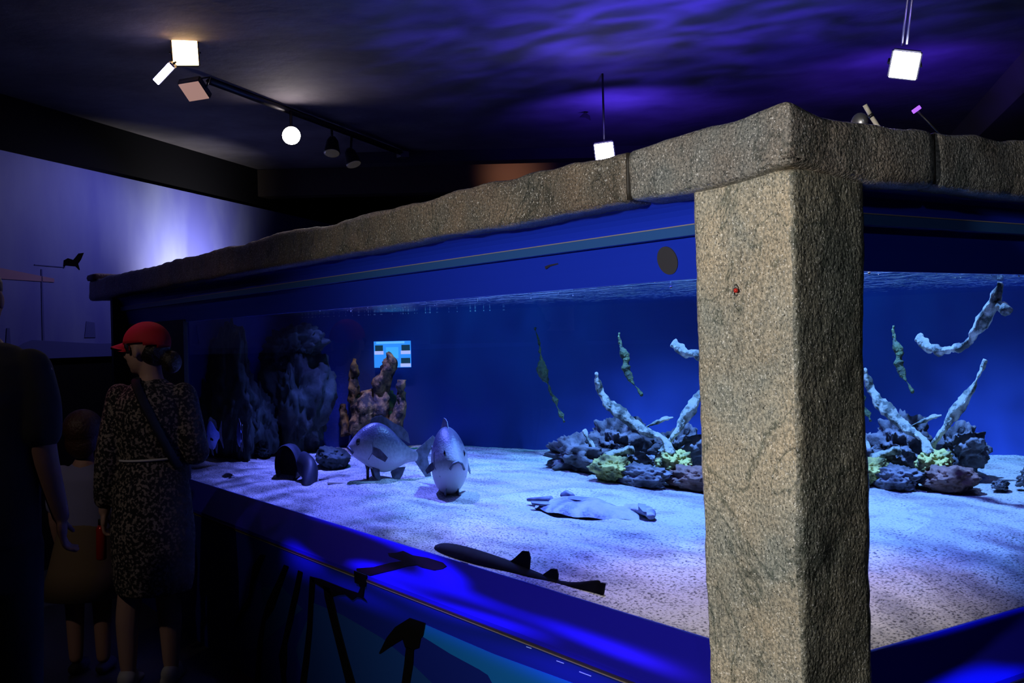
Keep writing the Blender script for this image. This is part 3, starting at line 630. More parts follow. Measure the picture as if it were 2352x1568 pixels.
def fish(name, label, loc, heading, L_, Hh, Wd, pitch=0, group=None, body='fishbody'):
    """fish swims along +x locally; profile s (0 snout .. 1 tail root): top, bottom, width"""
    t = thing(name, label, 'fish', loc, group); t.rotation_euler = (0, pitch, heading)
    pr = [(0, -.07, -.14, .06), (.025, -.01, -.19, .22), (.08, .13, -.24, .46), (.17, .31, -.31, .72), (.30, .48, -.38, .95), (.42, .54, -.44, 1.0), (.55, .50, -.45, .92), (.68, .36, -.36, .70), (.80, .20, -.21, .42), (.90, .12, -.12, .24), (1.0, .11, -.11, .14)]
    V, F = [], []; n = 24
    for s, tp, bt_, wd in pr:
        x = L_*(.45 - s*.86); zc = (tp+bt_)/2*Hh; hz = (tp-bt_)/2*Hh
        for k in range(n):
            a = 2*PI*k/n; V.append((x, math.sin(a)*wd*Wd/2*(1-.15*math.cos(a)), zc + math.cos(a)*hz))
    for i in range(len(pr)-1):
        for k in range(n): k2 = (k+1) % n; F.append((i*n+k, (i+1)*n+k, (i+1)*n+k2, i*n+k2))
    F.append(tuple(range(n))); F.append(tuple((len(pr)-1)*n+k for k in range(n))[::-1])
    bo = mesh('body', V, F, M[body], t, True); sb = bo.modifiers.new('sub', 'SUBSURF'); sb.levels = 1; sb.render_levels = 2
    def fin(nm, pts, th=.006, m='fin', off=(0, 0, 0), rot=None):
        q = prism(nm, [(x*L_, 0, z*Hh) for x, z in pts], (0, 1, 0), (0, -th/2, 0), th, M[m], t); q.location = off
        if rot: q.rotation_euler = rot
        return q
    fin('tail_fin', [(-.37, .10), (-.43, .22), (-.55, .46), (-.58, .42), (-.51, .02), (-.58, -.42), (-.55, -.46), (-.43, -.22), (-.37, -.10)])
    fin('dorsal_fin', [(.20, .40), (.17, .56), (.12, .62), (.05, .66), (-.02, .62), (-.10, .56), (-.20, .52), (-.27, .42), (-.30, .22), (-.2, .28), (0, .46)])
    fin('anal_fin', [(-.10, -.40), (-.14, -.56), (-.19, -.58), (-.24, -.42), (-.27, -.24), (-.15, -.30)])
    fin('pelvic_fin', [(.14, -.38), (.10, -.56), (.03, -.64), (.04, -.50), (.05, -.40)], off=(0, .02, 0), rot=(.15, 0, 0))
    fin('pelvic_fin', [(.14, -.38), (.10, -.56), (.03, -.64), (.04, -.50), (.05, -.40)], off=(0, -.02, 0), rot=(-.15, 0, 0))
    for sg in (-1, 1):
        q = prism('pectoral_fin', [(0, 0, .02*L_*2), (-.10*L_, 0, .03*L_), (-.20*L_, 0, -.02*L_), (-.17*L_, 0, -.06*L_), (-.06*L_, 0, -.04*L_), (0, 0, -.02*L_)], (0, 1, 0), (0, -.002, 0), .004, M['fin'], t)
        q.location = (.17*L_, sg*Wd*.43, -.06*Hh); q.rotation_euler = (0, 0, -sg*.55)
    for sg in (-1, 1):
        bm = bmesh.new(); ell(bm, (.33*L_, sg*Wd*.27, .05*Hh), (.034*L_, .008*L_, .036*L_)); ey = frombm('eye', bm, M['eyering'], t, True)
        bm = bmesh.new(); ell(bm, (.333*L_, sg*(Wd*.27+.005*L_), .05*Hh), (.022*L_, .010*L_, .022*L_)); frombm('pupil', bm, M['eye'], ey, True)
    mo = tubeobj('mouth', [(.385*L_, -Wd*.20, -.19*Hh), (.425*L_, -Wd*.12, -.125*Hh), (.447*L_, 0, -.10*Hh), (.425*L_, Wd*.12, -.125*Hh), (.385*L_, Wd*.20, -.19*Hh)], .014*L_, M['fin'], t, 8)
    for sg in (-1, 1):
        tubeobj('gill_edge', [(.20*L_, sg*Wd*.30, .26*Hh), (.165*L_, sg*Wd*.47, .10*Hh), (.16*L_, sg*Wd*.485, -.08*Hh), (.20*L_, sg*Wd*.36, -.24*Hh)], .004*L_, M['fin'], t, 6)
    return t
hl = math.atan2(-.86, -.55)
fish('sea_bream', 'large blue grey fish seen from its side, facing left above the stand', (-3.19, .95, .975), hl, .66, .27, .15, -.13)
h2 = math.atan2(-.52, .86)
fish('sea_bream', 'blue grey fish swimming head-on towards the glass', (-2.60, .95, .945), h2, .50, .34, .24, -.30)
M['fishblue'] = fish_mat('blue_fish_skin', (.10, .16, .6), (.3, .4, .9))
fish('reef_fish', 'dim blue fish with forked tail beside the woman in the red cap', (-5.032, .40, 0.952), math.atan2(-RT.y, -RT.x), .24, .20, .06, .1, None, 'fishblue')
fish('reef_fish', 'narrow blue fish seen nearly head-on near the left rocks', (-4.548, .40, 0.987), math.atan2(FW.y*.95-RT.y*.2, FW.x*.95-RT.x*.2), .17, .16, .05, 0, None, 'fishblue')

# cat shark resting along the glass
sh = thing('cat_shark', 'slim dark shark lying on the sand against the left glass', 'shark', (-1.45, .09, .68))
M['shark'] = mat('shark_skin', (.006, .005, .007), .8, spec=.15, col2=(.013, .011, .016), nscale=25)
V, F = [], []
sp_ = [(-1.985, .085, .682, .012, .012), (-1.96, .085, .684, .028, .022), (-1.90, .085, .688, .044, .032), (-1.80, .085, .688, .054, .038), (-1.65, .087, .686, .055, .040), (-1.50, .092, .684, .047, .036), (-1.38, .095, .682, .040, .032), (-1.25, .095, .678, .028, .024), (-1.12, .095, .677, .019, .018), (-1.02, .095, .690, .012, .022), (-.93, .095, .712, .006, .024), (-.905, .095, .718, .003, .020)]
n = 20
for x, y, z, w_, h_ in sp_:
    for k in range(n): a = 2*PI*k/n; V.append((x, y+math.cos(a)*w_*1.1, z+.003+math.sin(a)*h_*1.08))
for i in range(len(sp_)-1):
    for k in range(n): k2 = (k+1) % n; F.append((i*n+k, i*n+k2, (i+1)*n+k2, (i+1)*n+k))
F.append(tuple(range(n))[::-1]); F.append(tuple((len(sp_)-1)*n+k for k in range(n)))
o = rel(mesh('body', V, F, M['shark'], sh, True), sh); sb = o.modifiers.new('sub', 'SUBSURF'); sb.levels = 1; sb.render_levels = 2
def sfin(nm, pts, y=.095, ax=(0, 1, 0), th=.01): return rel(prism(nm, [(x, y, z) for x, z in pts], ax, (0, -th/2, 0), th, M['shark'], sh), sh)
sfin('dorsal_fin', [(-1.47, .700), (-1.40, .742), (-1.355, .772), (-1.318, .776), (-1.308, .755), (-1.318, .695)])
sfin('dorsal_fin', [(-1.27, .685), (-1.215, .716), (-1.18, .736), (-1.150, .739), (-1.142, .722), (-1.15, .675)])
sfin('tail_fin', [(-1.10, .685), (-1.0, .705), (-.90, .736), (-.885, .735), (-.895, .70), (-.915, .682), (-.945, .695), (-1.0, .68), (-1.04, .664), (-1.10, .672)])
for sg in (-1, 1):
    rel(prism('pectoral_fin', [(-1.80, .09+sg*.04, .672), (-1.70, .09+sg*.05, .672), (-1.66, .09+sg*.085, .676), (-1.70, .09+sg*.088, .676)], (0, 0, 1), (0, 0, 0), .006, M['shark'], sh), sh)
for sg in (-1, 1):
    bm = bmesh.new(); ell(bm, (-1.925, .085+sg*.030, .702), (.010, .005, .005)); rel(frombm('eye', bm, M['eyering'], sh, True), sh)

# angel shark / ray on the sand
ry = thing('ray', 'mottled flat ray lying on the sand in the middle', 'ray', (-1.66, 1.03, .82), rz=0)
M['ray'] = mat('ray_skin', (.07, .06, .13), .6, col2=(.42, .38, .46), nscale=11, bump=.5, bscale=60, ramp=(.40, .62))
M['raydark'] = mat('ray_dark_fin', (.04, .035, .09), .6, col2=(.12, .11, .2), nscale=20)
V, F = [], []; nr, na = 14, 56
V.append((0, 0, .055))
for i in range(1, nr+1):
    for k in range(na):
        a = 2*PI*k/na; r_ = i/nr
        rad = 1 + .10*math.cos(2*a) + .07*math.sin(3*a) + .05*noise.noise(Vector((math.cos(a)*2, math.sin(a)*2, 3)))
        x = math.cos(a)*.31*rad*r_; y = math.sin(a)*.20*rad*r_
        z = .060*(1-r_**2.2)*(1+.4*noise.noise(Vector((x*9, y*9, 0)))) + .004*math.sin(a*9)*r_**2 - .006*(r_ > .95)
        V.append((x, y, z))
for k in range(na): F.append((0, 1+k, 1+(k+1) % na))
for i in range(nr-1):
    for k in range(na): k2 = (k+1) % na; F.append((1+i*na+k, 1+(i+1)*na+k, 1+(i+1)*na+k2, 1+i*na+k2))
ry.scale = (.85,)*3; rot = math.atan2(RT.y, RT.x)
def rr_(o, dz=.0): o.rotation_euler = (0, 0, rot-.75); o.location = (0, 0, dz); return o
rr_(mesh('body', V, F, M['ray'], ry, True))
p_, r_ = smoothpath([(-.24, .02, .03), (-.32, .03, .025), (-.38, .05, .02), (-.42, .06, .015)], [.035, .022, .016, .012], 6)
V, F = [], []; tube(V, F, p_, r_, 12, (1, .7)); rr_(mesh('snout', V, F, M['raydark'], ry, True))
rr_(rockmesh('eye_ridge', (-.18, .14, .045), (.045, .025, .028), M['raydark'], ry, 3, .2, 3))
rr_(rockmesh('back_patch', (-.06, .05, .046), (.13, .06, .016), M['raydark'], ry, 4, .25, 3))
p_, r_ = smoothpath([(.22, .06, .02), (.31, .06, .03), (.38, .0, .03), (.42, -.08, .02)], [.05, .045, .035, .02], 6)
V, F = [], []; tube(V, F, p_, r_, 14, (1, .6)); rr_(mesh('tail', V, F, M['ray'], ry, True))
rr_(prism('tail_fin', [(.30, .04, .05), (.36, .0, .055), (.40, -.09, .03), (.375, -.08, .03), (.33, -.03, .045)], (0, 0, 1), (0, 0, 0), .012, M['raydark'], ry))
rr_(prism('side_fin', [(-.34, -.06, .015), (-.24, -.03, .02), (-.16, -.09, .02), (-.22, -.10, .012), (-.32, -.09, .01)], (0, 0, 1), (0, 0, 0), .01, M['raydark'], ry))

# lit information board on the far wall of the tank
ib = thing('information_board', 'lit light blue board with four small pictures behind the coral', 'board', (-4.14, 2.14, 1.462))
bx, by = Vector((.73, .68, 0)).normalized(), UP
def emi(nm, c, s): return mat(nm, tuple(v*.3 for v in c), .5, emis=c, estr=s)
def bd(nm, u0, u1, v0, v1, m, d, lab=None, pr=None):
    q = prism(nm, [bx*u0+by*v0, bx*u1+by*v0, bx*u1+by*v1, bx*u0+by*v1], bx.cross(by), bx.cross(by)*d, .004, m, pr or ib)
    if lab: q['label'] = lab
    return q
W2, H2 = .150, .083
bd('light_panel', -W2, W2, -H2, H2, emi('board_blue', (.03, .28, .95), 1.0), 0)
bd('heading', -W2+.02, W2-.05, H2-.016, H2-.002, emi('board_pale', (.12, .5, .95), 1.0), .005)
bd('text_block', -.05, .05, -.025, .045, emi('board_cyan', (.05, .42, .95), 1.0), .005)
dkp = emi('board_dark', (.004, .03, .06), 1); whp = emi('board_white', (.42, .5, .95), 1.0)
for (u, v, u2, v2) in ((-.14, .022, -.075, .058), (.075, .022, .142, .058), (-.035, -.058, .03, -.024), (.07, -.058, .142, -.024)):
    bd('picture', u, u2, v, v2, dkp, .006); bd('caption', u-.006, u2+.004, v-.022, v, whp, .006)

# ---------------------------------------------------------------- lamps under the ceiling
def floodlight(label, loc, aim, size, col, strength, rollz=0, hang=None, lit=True, group='square LED floodlights', thin=1.0):
    t = thing('floodlight', label, 'lamp', loc, group)
    d = Vector(aim).normalized(); q = d.to_track_quat('Z', 'Y'); R = q.to_matrix() @ Matrix.Rotation(rollz, 3, 'Z'); t.rotation_euler = R.to_euler()
    s = size/2
    bm = bmesh.new(); addbox(bm, -s*1.12, s*1.12, -s*1.12*thin, s*1.12*thin, -.05, -.002, .008); frombm('housing', bm, M['darkmetal'], t)
    bm = bmesh.new(); addbox(bm, -s, s, -s*thin, s*thin, -.004, .004, .001)
    frombm('led_panel', bm, mat('led_'+label[:12], tuple(c*.3 for c in col), .5, emis=col, estr=strength), t)
    bk = [(-s*1.2, 0, -.02), (-s*1.2, 0, -.12), (s*1.2, 0, -.12), (s*1.2, 0, -.02)]
    tubeobj('bracket', bk, .007, M['darkmetal'], t, 8)
    return t
tocam = lambda p: (CAM-Vector(p)).normalized()
p1 = Vector((-4.512, 3.058, 2.947)); p2 = Vector((-1.419, 2.456, 2.846))
floodlight('bright blue-white floodlight just above the stone lintel', p1, tocam(p1)+Vector((0, 0, -.25)), .14, (.75, .7, 1), 60, .1)
floodlight('bright blue-white floodlight hanging at the upper right', p2, tocam(p2)+Vector((0, 0, -.2)), .128, (.75, .75, 1), 60, -.22)
point('flood_spill', tuple(p1+Vector((.1, -.1, .12))), (.2, .12, 1), 2.5, .04)
point('flood_spill', tuple(p2+Vector((.15, -.15, .15))), (.2, .12, 1), 2.0, .04)
hp = thing('hanging_rod', 'thin double rod carrying the right floodlight from the ceiling', 'rod', tuple(p2+Vector((0, 0, .1))))
for dx in (-.012, .014): tubeobj('rod', [(dx, 0, 0), (dx+.03, .03, .30), (dx+.06, .06, .60)], .006, M['metal'], hp, 8)
pr_ = Vector((-4.512, 3.058, 3.0)); tag(tubeobj('hanging_rod', [pr_+Vector((0, 0, 0)), pr_+Vector((.0, .0, .55))], .008, M['darkmetal'], None, 8), 'rod holding the floodlight above the stone lintel', 'rod')
# ceiling track at the left with lamps
ta = Vector((-5.974, .486, 3.5)); tb = Vector((-8.09, 3.25, 3.5))
tr_ = thing('lighting_track', 'black lighting rail running under the ceiling', 'rail', tuple(ta))
tubeobj('rail', [(0, 0, .015), tuple(tb-ta+Vector((0, 0, .015)))], .03, M['darkmetal'], tr_, 4)
bm = bmesh.new(); e_ = tb-ta; addbox(bm, e_.x-.05, e_.x+.05, e_.y-.05, e_.y+.05, -.03, .03, .005); o = frombm('end_cap', bm, M['metal'], tr_)
w1 = Vector((-5.154, .056, 3.475)); floodlight('warm orange-white floodlight at the upper left', w1, tocam(w1), .16, (1, .62, .28), 12, .05)
w2 = Vector((-5.236, -.066, 3.34)); floodlight('thin slanted blue-white floodlight seen from its side at the upper left', w2, (Vector((.62, -.62, -.48))), .17, (.55, .5, 1), 40, .62, thin=.28)
w3 = Vector((-5.274, .145, 3.255)); floodlight('switched-off floodlight with a pinkish panel at the upper left', w3, Vector((.45, -.45, -.9)), .15, (.35, .2, .17), 1.0, .1)  # lamp is off; the panel's pinkish tone comes from emission
for wq in (w1, w2, w3):
    pass
def trackspot(label, loc, aim, lit, sz=1.0):
    t = thing('track_spotlight', label, 'lamp', loc, 'track spotlights')
    q = Vector(aim).normalized().to_track_quat('Z', 'Y'); t.rotation_euler = q.to_euler()
    tubeobj('lamp_can', [(0, 0, -.16*sz), (0, 0, -.12*sz), (0, 0, 0), (0, 0, .01)], [.03*sz, .055*sz, .075*sz, .078*sz], M['darkmetal'], t, 24)
    bm = bmesh.new(); ell(bm, (0, 0, .008), (.072*sz, .072*sz, .02*sz), 20)
    frombm('lens', bm, mat('spot_lens', (.1, .1, .1), .2, emis=(1, .86, .85), estr=80 if lit else .02), t, True)  # unlit lenses keep a faint glow of their own
    inv = q.inverted(); st = inv @ Vector((0, 0, 3.5-loc[2])); tubeobj('stem', [(0, 0, -.1*sz), tuple(st+Vector((0, 0, -.05)))], .012, M['darkmetal'], t, 8)
    return t
s1 = Vector((-6.605, 1.39, 3.29)); trackspot('round lit spotlight on the rail at the upper left', s1, tocam(s1), True, 1.05)
point('spot_spill', tuple(s1+Vector((.15, -.1, .12))), (1, .6, .55), .1, .03)
point('flood_spill', tuple(w1+Vector((.1, -.15, .05))), (1, .5, .25), .08, .03)
trackspot('dark unlit spotlight on the rail left of the rail end', Vector((-7.35, 2.1, 3.32)), Vector((.3, -.2, -.9)), False)
trackspot('dark unlit spotlight nearest the rail end', Vector((-7.62, 2.45, 3.28)), Vector((.35, .1, -.9)), False)
# bits on top of the lintel
wr = thing('white_pipe', 'short cream pipe sticking up behind the right lintel', 'pipe', (-.17, .55, 2.1))
tubeobj('upper_pipe', [(-.018, -.018, .118), (-.008, -.006, .088)], .007, M['whiteplastic'], wr, 10)
tubeobj('lower_pipe', [(-.006, -.004, .082), (.02, .02, .02)], .007, M['whiteplastic'], wr, 10)
tubeobj('collar', [(-.009, -.007, .089), (-.005, -.003, .081)], .0085, M['darkmetal'], wr, 10)
bm = bmesh.new(); ell(bm, (0, 0, 0), (.03, .02, .03)); addbox(bm, .0, .20, -.012, .012, -.115, -.10); addbox(bm, -.008, .008, -.008, .008, -.115, 0); o = frombm('lamp_clamp', bm, M['metal'], None, True); o.location = (-.245, .58, 2.18); tag(o, 'small rounded metal clamp left of the cream pipe', 'clamp')
bm = bmesh.new(); addbox(bm, -.014, .014, -.004, .004, -.006, .006, .001); o = frombm('indicator_light', bm, mat('led_tiny', (.2, .05, .4), .4, emis=(.4, .12, 1), estr=1.2), None); o.location = (-.13, .70, 2.21); tubeobj('stalk', [(.0, .0, -.006), (.02, 0, -.13)], .003, M['darkmetal'], o, 6); o.rotation_euler = (0, -.6, 1.0); tag(o, 'tiny violet indicator light behind the right lintel', 'light')
# small dark scrap on the ceiling
o = prism('ceiling_hook', [(-5.70, 3.75, 3.5), (-5.66, 3.78, 3.54), (-5.62, 3.80, 3.5), (-5.61, 3.80, 3.46), (-5.65, 3.78, 3.49)], (1, 0, 0), (0, 0, 0), .01, M['blackm']); tag(o, 'small dark hook under the ceiling above the lintel floodlight', 'hook')

# ---------------------------------------------------------------- people (metres; scaled like everything else at the end)
skin = mat('skin', (.38, .21, .16), .6); skin_w = mat('fair_skin', (.45, .28, .22), .6)
hairm = mat('dark_hair', (.012, .008, .006), .5, bump=.6, bscale=80); hair_r = mat('auburn_hair', (.05, .018, .012), .5, bump=.6, bscale=80)
shoe_m = mat('pale_shoe', (.4, .4, .42), .6)
def person(label, px, depth):
    """origin on the floor; local x = to the photo's right, y = away"""
    k = depth/UNIT; p = CAM + FW*k + RT*((px-1176)/2460*k)
    t = thing('person', label, 'person', (p.x, p.y, FZ)); t.rotation_euler = (0, 0, math.atan2(RT.y, RT.x)); t.scale = (1/UNIT,)*3
    return t
def hand(bm, w_, d, side, s=1.0, curl=.5):
    """palm at w_ with fingers along d; side = direction of the thumb; curling towards -nn"""
    w_ = Vector(w_); d = Vector(d).normalized(); sd = Vector(side); sd = (sd - d*sd.dot(d)).normalized(); nn = d.cross(sd)
    pc = w_ + d*.045*s
    rot_ = Matrix((sd, nn, d)).transposed().to_4x4(); ell(bm, pc, (.040*s, .018*s, .050*s), 16, rot_)
    for i, (off, ln) in enumerate(((.030, .072), (.011, .080), (-.009, .075), (-.027, .060))):
        b0 = w_ + sd*off*s + d*.082*s; l = ln*s; a = curl
        p1_ = b0 + (d*math.cos(a*.4)+nn*math.sin(a*.4))*l*.42
        p2_ = p1_ + (d*math.cos(a*1.3)+nn*math.sin(a*1.3))*l*.33
        p3_ = p2_ + (d*math.cos(a*2.3)+nn*math.sin(a*2.3))*l*.25
        limb(bm, [b0-d*.02*s, b0, p1_, p2_, p3_], [.0095*s, .0095*s, .009*s, .008*s, .0072*s], 8)
    b0 = w_ + sd*.028*s + d*.022*s
    limb(bm, [b0, b0+(sd*.6+d*.7+nn*.2)*.035*s, b0+(sd*.45+d*.9+nn*.45)*.065*s], [.014*s, .011*s, .009*s], 8)
def head(bm, c, fwd, h=.225, tilt=0):
    """head centred at c, face towards fwd (unit, local)"""
    c = Vector(c); f_ = Vector(fwd).normalized(); s_ = f_.cross(UP).normalized(); u_ = s_.cross(f_); k = h/.225
    R = Matrix((s_, f_, u_)).transposed().to_4x4()
    P_ = lambda a, b, z: c + (s_*a + f_*b + u_*z)*k
    ell(bm, P_(0, -.012, .025), (.076*k, .094*k, .088*k), 20, R)      # cranium
    ell(bm, P_(0, .025, -.03), (.062*k, .066*k, .085*k), 18, R)       # face
    ell(bm, P_(0, .055, -.088), (.030*k, .026*k, .022*k), 12, R)      # chin
    limb(bm, [P_(0, .084, .012), P_(0, .104, -.016), P_(0, .106, -.027)], [.010*k, .013*k, .014*k], 8)   # nose
    ell(bm, P_(0, .086, .030), (.05*k, .012*k, .012*k), 12, R)        # brow
    ell(bm, P_(0, .087, -.052), (.024*k, .011*k, .007*k), 10, R)      # upper lip
    ell(bm, P_(0, .084, -.063), (.020*k, .011*k, .007*k), 10, R)      # lower lip
    for sg in (-1, 1):
        ell(bm, P_(sg*.077, -.008, -.012), (.009*k, .018*k, .030*k), 12, R)
        ell(bm, P_(sg*.036, .055, -.028), (.024*k, .024*k, .024*k), 10, R)
def eyes(t, c, fwd, h=.225):
    c = Vector(c); f_ = Vector(fwd).normalized(); s_ = f_.cross(UP).normalized(); k = h/.225
    for sg in (-1, 1):
        bm = bmesh.new(); ell(bm, c+s_*sg*.030*k+f_*.074*k+UP*.010*k, (.012*k, .012*k, .010*k), 12); frombm('eye', bm, M['eye'], t, True)
def rings(bm, rows, n=28, y0=0):
    """rows: (z, xc, hx, yc, hy)"""
    idx = []
    for z, xc, hx, yc, hy in rows:
        idx.append([bm.verts.new((xc+math.cos(2*PI*k/n)*hx, yc+math.sin(2*PI*k/n)*hy, z)) for k in range(n)])
    for a, b in zip(idx, idx[1:]):
        for k in range(n): bm.faces.new((a[k], a[(k+1) % n], b[(k+1) % n], b[k]))
    bm.faces.new(idx[0][::-1]); bm.faces.new(idx[-1])

# woman in the red cap
wo = person('woman in red cap and dark speckled dress, seen from behind at the glass', 330, 4.87)
bm = bmesh.new()
HC = (.005, 0, 1.535); HF = Vector((-.93, .35, -.05))
head(bm, HC, HF, .225)
limb(bm, [(.02, .0, 1.50), (.03, .0, 1.42), (.03, 0, 1.36)], [.050, .050, .07])
rings(bm, [(.80, .02, .13, 0, .09), (.92, .02, .16, 0, .11), (1.04, .025, .125, 0, .085), (1.2, .028, .145, 0, .10), (1.32, .03, .155, 0, .095), (1.38, .03, .09, 0, .06)])
limb(bm, [(-.115, 0, 1.33), (-.165, -.01, 1.06), (-.205, .02, .80)], [.045, .038, .026])
hand(bm, (-.205, .02, .80), (-.1, .1, -1), (-.3, 1, 0), .92, .9)
limb(bm, [(.175, 0, 1.33), (.215, 0, 1.06), (.13, .24, 1.15)], [.045, .038, .026])
hand(bm, (.13, .24, 1.15), (-.35, .9, .15), (0, 0, 1), .92, .4)
for x, xx, yy in ((-.085, -.105, 0), (.075, .068, .06)):
    limb(bm, [(x*.8, 0, .85), (x, 0, .48), (xx, yy, .30), (xx*1.02, yy, .09)], [.085, .056, .053, .036])
    limb(bm, [(xx*1.02, yy, .06), (xx*1.1-.03, yy+.10, .03)], [.035, .03])
b = frombm('body', bm, skin_w, wo); voxel(b, .0065, 2)
eyes(wo, HC, HF)
bm = bmesh.new()
rings(bm, [(.435, .02, .165, .0, .15), (.50, .02, .18, 0, .155), (.70, .02, .19, 0, .155), (.90, .022, .17, 0, .135), (1.00, .024, .150, 0, .11), (1.04, .025, .138, 0, .10), (1.10, .026, .155, 0, .11), (1.22, .028, .172, 0, .12), (1.31, .03, .170, 0, .11), (1.355, .03, .13, 0, .085), (1.385, .03, .075, 0, .065), (1.40, .03, .062, 0, .058)])
limb(bm, [(-.115, 0, 1.325), (-.165, -.01, 1.06), (-.20, .015, .86)], [.060, .064, .050])
limb(bm, [(.175, 0, 1.32), (.222, 0, 1.06), (.15, .20, 1.135)], [.062, .066, .050])
dm = bpy.data.materials.new('speckled_fabric'); dm.use_nodes = True; N = dm.node_tree.nodes; L = dm.node_tree.links; tc = N.new('ShaderNodeTexCoord')
nz = N.new('ShaderNodeTexNoise'); nz.inputs['Scale'].default_value = 75; nz.inputs['Detail'].default_value = 2; L.new(tc.outputs['Object'], nz.inputs['Vector'])
r = N.new('ShaderNodeValToRGB'); e = r.color_ramp.elements; e[0].position = .50; e[0].color = (.006, .006, .008, 1); e[1].position = .60; e[1].color = (.26, .22, .19, 1)
L.new(nz.outputs['Fac'], r.inputs[0]); L.new(r.outputs[0], N['Principled BSDF'].inputs['Base Color']); N['Principled BSDF'].inputs['Roughness'].default_value = .9
b = frombm('dress', bm, dm, wo); voxel(b, .010, 3); b['label'] = 'dark long-sleeved dress with pale speckles'
n = 40; V, F = [], []
tube(V, F, [(.025+math.cos(2*PI*k/n)*.143, math.sin(2*PI*k/n)*.105, 1.04+.004*math.cos(2*PI*k/n)) for k in range(n+1)], [.006]*(n+1), 6); o = mesh('belt', V, F, mat('pale_belt', (.6, .6, .66), .5), wo, True); o['label'] = 'thin pale belt'
V, F = [], []
sp2 = [(-.02, .03, 1.408), (-.015, -.075, 1.395), (.02, -.118, 1.33), (.07, -.130, 1.23), (.115, -.115, 1.13), (.145, -.10, 1.06), (.165, -.06, 1.0)]
p_, r_ = smoothpath(sp2, [.02]*7, 4); tube(V, F, p_, r_, 8, (1, .25)); o = mesh('bag_strap', V, F, M['blackm'], wo, True); o['label'] = 'black strap across the back'
# cap: crown, brim
bm = bmesh.new(); f_ = HF.normalized(); s_ = f_.cross(UP).normalized(); u_ = s_.cross(f_); Rm = Matrix((s_, f_, u_)).transposed()
r = bmesh.ops.create_uvsphere(bm, u_segments=32, v_segments=20, radius=1)
bmesh.ops.delete(bm, geom=[v for v in bm.verts if v.co.z < -.02 - .40*(-v.co.y if v.co.y < 0 else 0)], context='VERTS')
for v in bm.verts: v.co = Vector(HC) + Rm @ Vector((v.co.x*.090, v.co.y*.114-.014, v.co.z*.096+.030))
caprd = mat('red_cap', (.62, .015, .03), .75); o = frombm('cap', bm, caprd, wo, True); sd = o.modifiers.new('solid', 'SOLIDIFY'); sd.thickness = .004; o['label'] = 'bright red baseball cap'
V, F = [], []; n = 16
for lay in (0, .006):
    for i in range(5):
        for k in range(n+1):
            a = -PI/2*.82 + k/n*PI*.82; rr2 = 1 + 1.02*(i/4)*math.cos(a)**.6
            V.append(Vector(HC) + Rm @ Vector((math.sin(a)*.086*(1-.04*i), math.cos(a)*.098*rr2-.012, .034-.018*(i/4) - .030*math.sin(a)**2 + lay*1.6)))
m_ = (n+1)
for lay in (0, 1):
    for i in range(4):
        for k in range(n): a = lay*5*m_+i*m_+k; F.append((a, a+1, a+m_+1, a+m_))
for k in range(n): a = 4*m_+k; F.append((a, a+1, 5*m_+a+1, 5*m_+a))
cap_o = o; o = mesh('cap_brim', V, F, caprd, cap_o, True)
bm = bmesh.new()
ell(bm, Vector(HC)+Rm @ Vector((0, -.052, -.005)), (.072, .066, .078), 18); ell(bm, (.135, -.03, 1.475), (.045, .045, .052), 16); ell(bm, (.10, -.025, 1.50), (.04, .04, .035), 14)
limb(bm, [Vector(HC)+Rm @ Vector((-.078, .035, .02)), Vector(HC)+Rm @ Vector((-.074, .03, -.012))], [.014, .010])
limb(bm, [Vector(HC)+Rm @ Vector((.078, .035, .02)), Vector(HC)+Rm @ Vector((.074, .03, -.012))], [.014, .010])
b = frombm('hair', bm, hairm, wo); voxel(b, .008, 1); b['label'] = 'dark hair tied in a low bun'
for xx, yy in ((-.107, 0), (.07, .06)):
    bm = bmesh.new(); limb(bm, [(xx, yy-.02, .045), (xx*1.05-.02, yy+.07, .035), (xx*1.1-.035, yy+.14, .03)], [.044, .044, .035]); addbox(bm, xx-.045, xx+.03, yy-.055, yy+.15, .0, .03, .01)
    b = frombm('shoe', bm, shoe_m, wo); voxel(b, .008, 2)
# red bottle in her hand
rb = thing('drinking_bottle', 'slim red metal bottle held down by the woman in the cap', 'bottle', tuple(wo.location + Vector((RT.x, RT.y, 0))*(-.228/UNIT) + Vector((FW.x, FW.y, 0))*(.03/UNIT) + Vector((0, 0, .60/UNIT)))); rb.scale = (1/UNIT,)*3; rb.rotation_euler = (.0, .08, 0)
tubeobj('flask', [(0, 0, -.02), (0, 0, -.015), (0, 0, .12), (0, 0, .14)], [.020, .023, .023, .014], mat('red_metal', (.45, .02, .015), .25, metal=.3), rb, 20)
tubeobj('bottle_cap', [(0, 0, .14), (0, 0, .165)], [.014, .014], M['blackm'], rb, 16)

# man at the left edge
mo_ = person('man in dark T-shirt at the left edge with arm hanging', -40, 3.80)
bm = bmesh.new(); HC = (-.01, 0, 1.735); HF = Vector((-.08, .99, 0))
head(bm, HC, HF, .235)
limb(bm, [(0, -.01, 1.67), (0, -.01, 1.58), (0, 0, 1.52)], [.058, .060, .09])
rings(bm, [(.90, 0, .16, 0, .11), (1.05, 0, .165, 0, .12), (1.3, 0, .18, 0, .12), (1.45, 0, .19, 0, .115), (1.54, 0, .10, 0, .08)])
for sg in (-1, 1):
    limb(bm, [(sg*.19, 0, 1.46), (sg*.212, -.02, 1.22), (sg*.245, .04, .95)], [.058, .047, .030])
    hand(bm, (sg*.245, .04, .95), (0, .18, -1), (0, 1, 0) if sg < 0 else (-.3, 1, .1), 1.0, .6)
    limb(bm, [(sg*.09, 0, .92), (sg*.10, 0, .5), (sg*.10, 0, .10)], [.09, .065, .045])
b = frombm('body', bm, skin, mo_); voxel(b, .0065, 2); eyes(mo_, HC, HF, .235)
bm = bmesh.new()
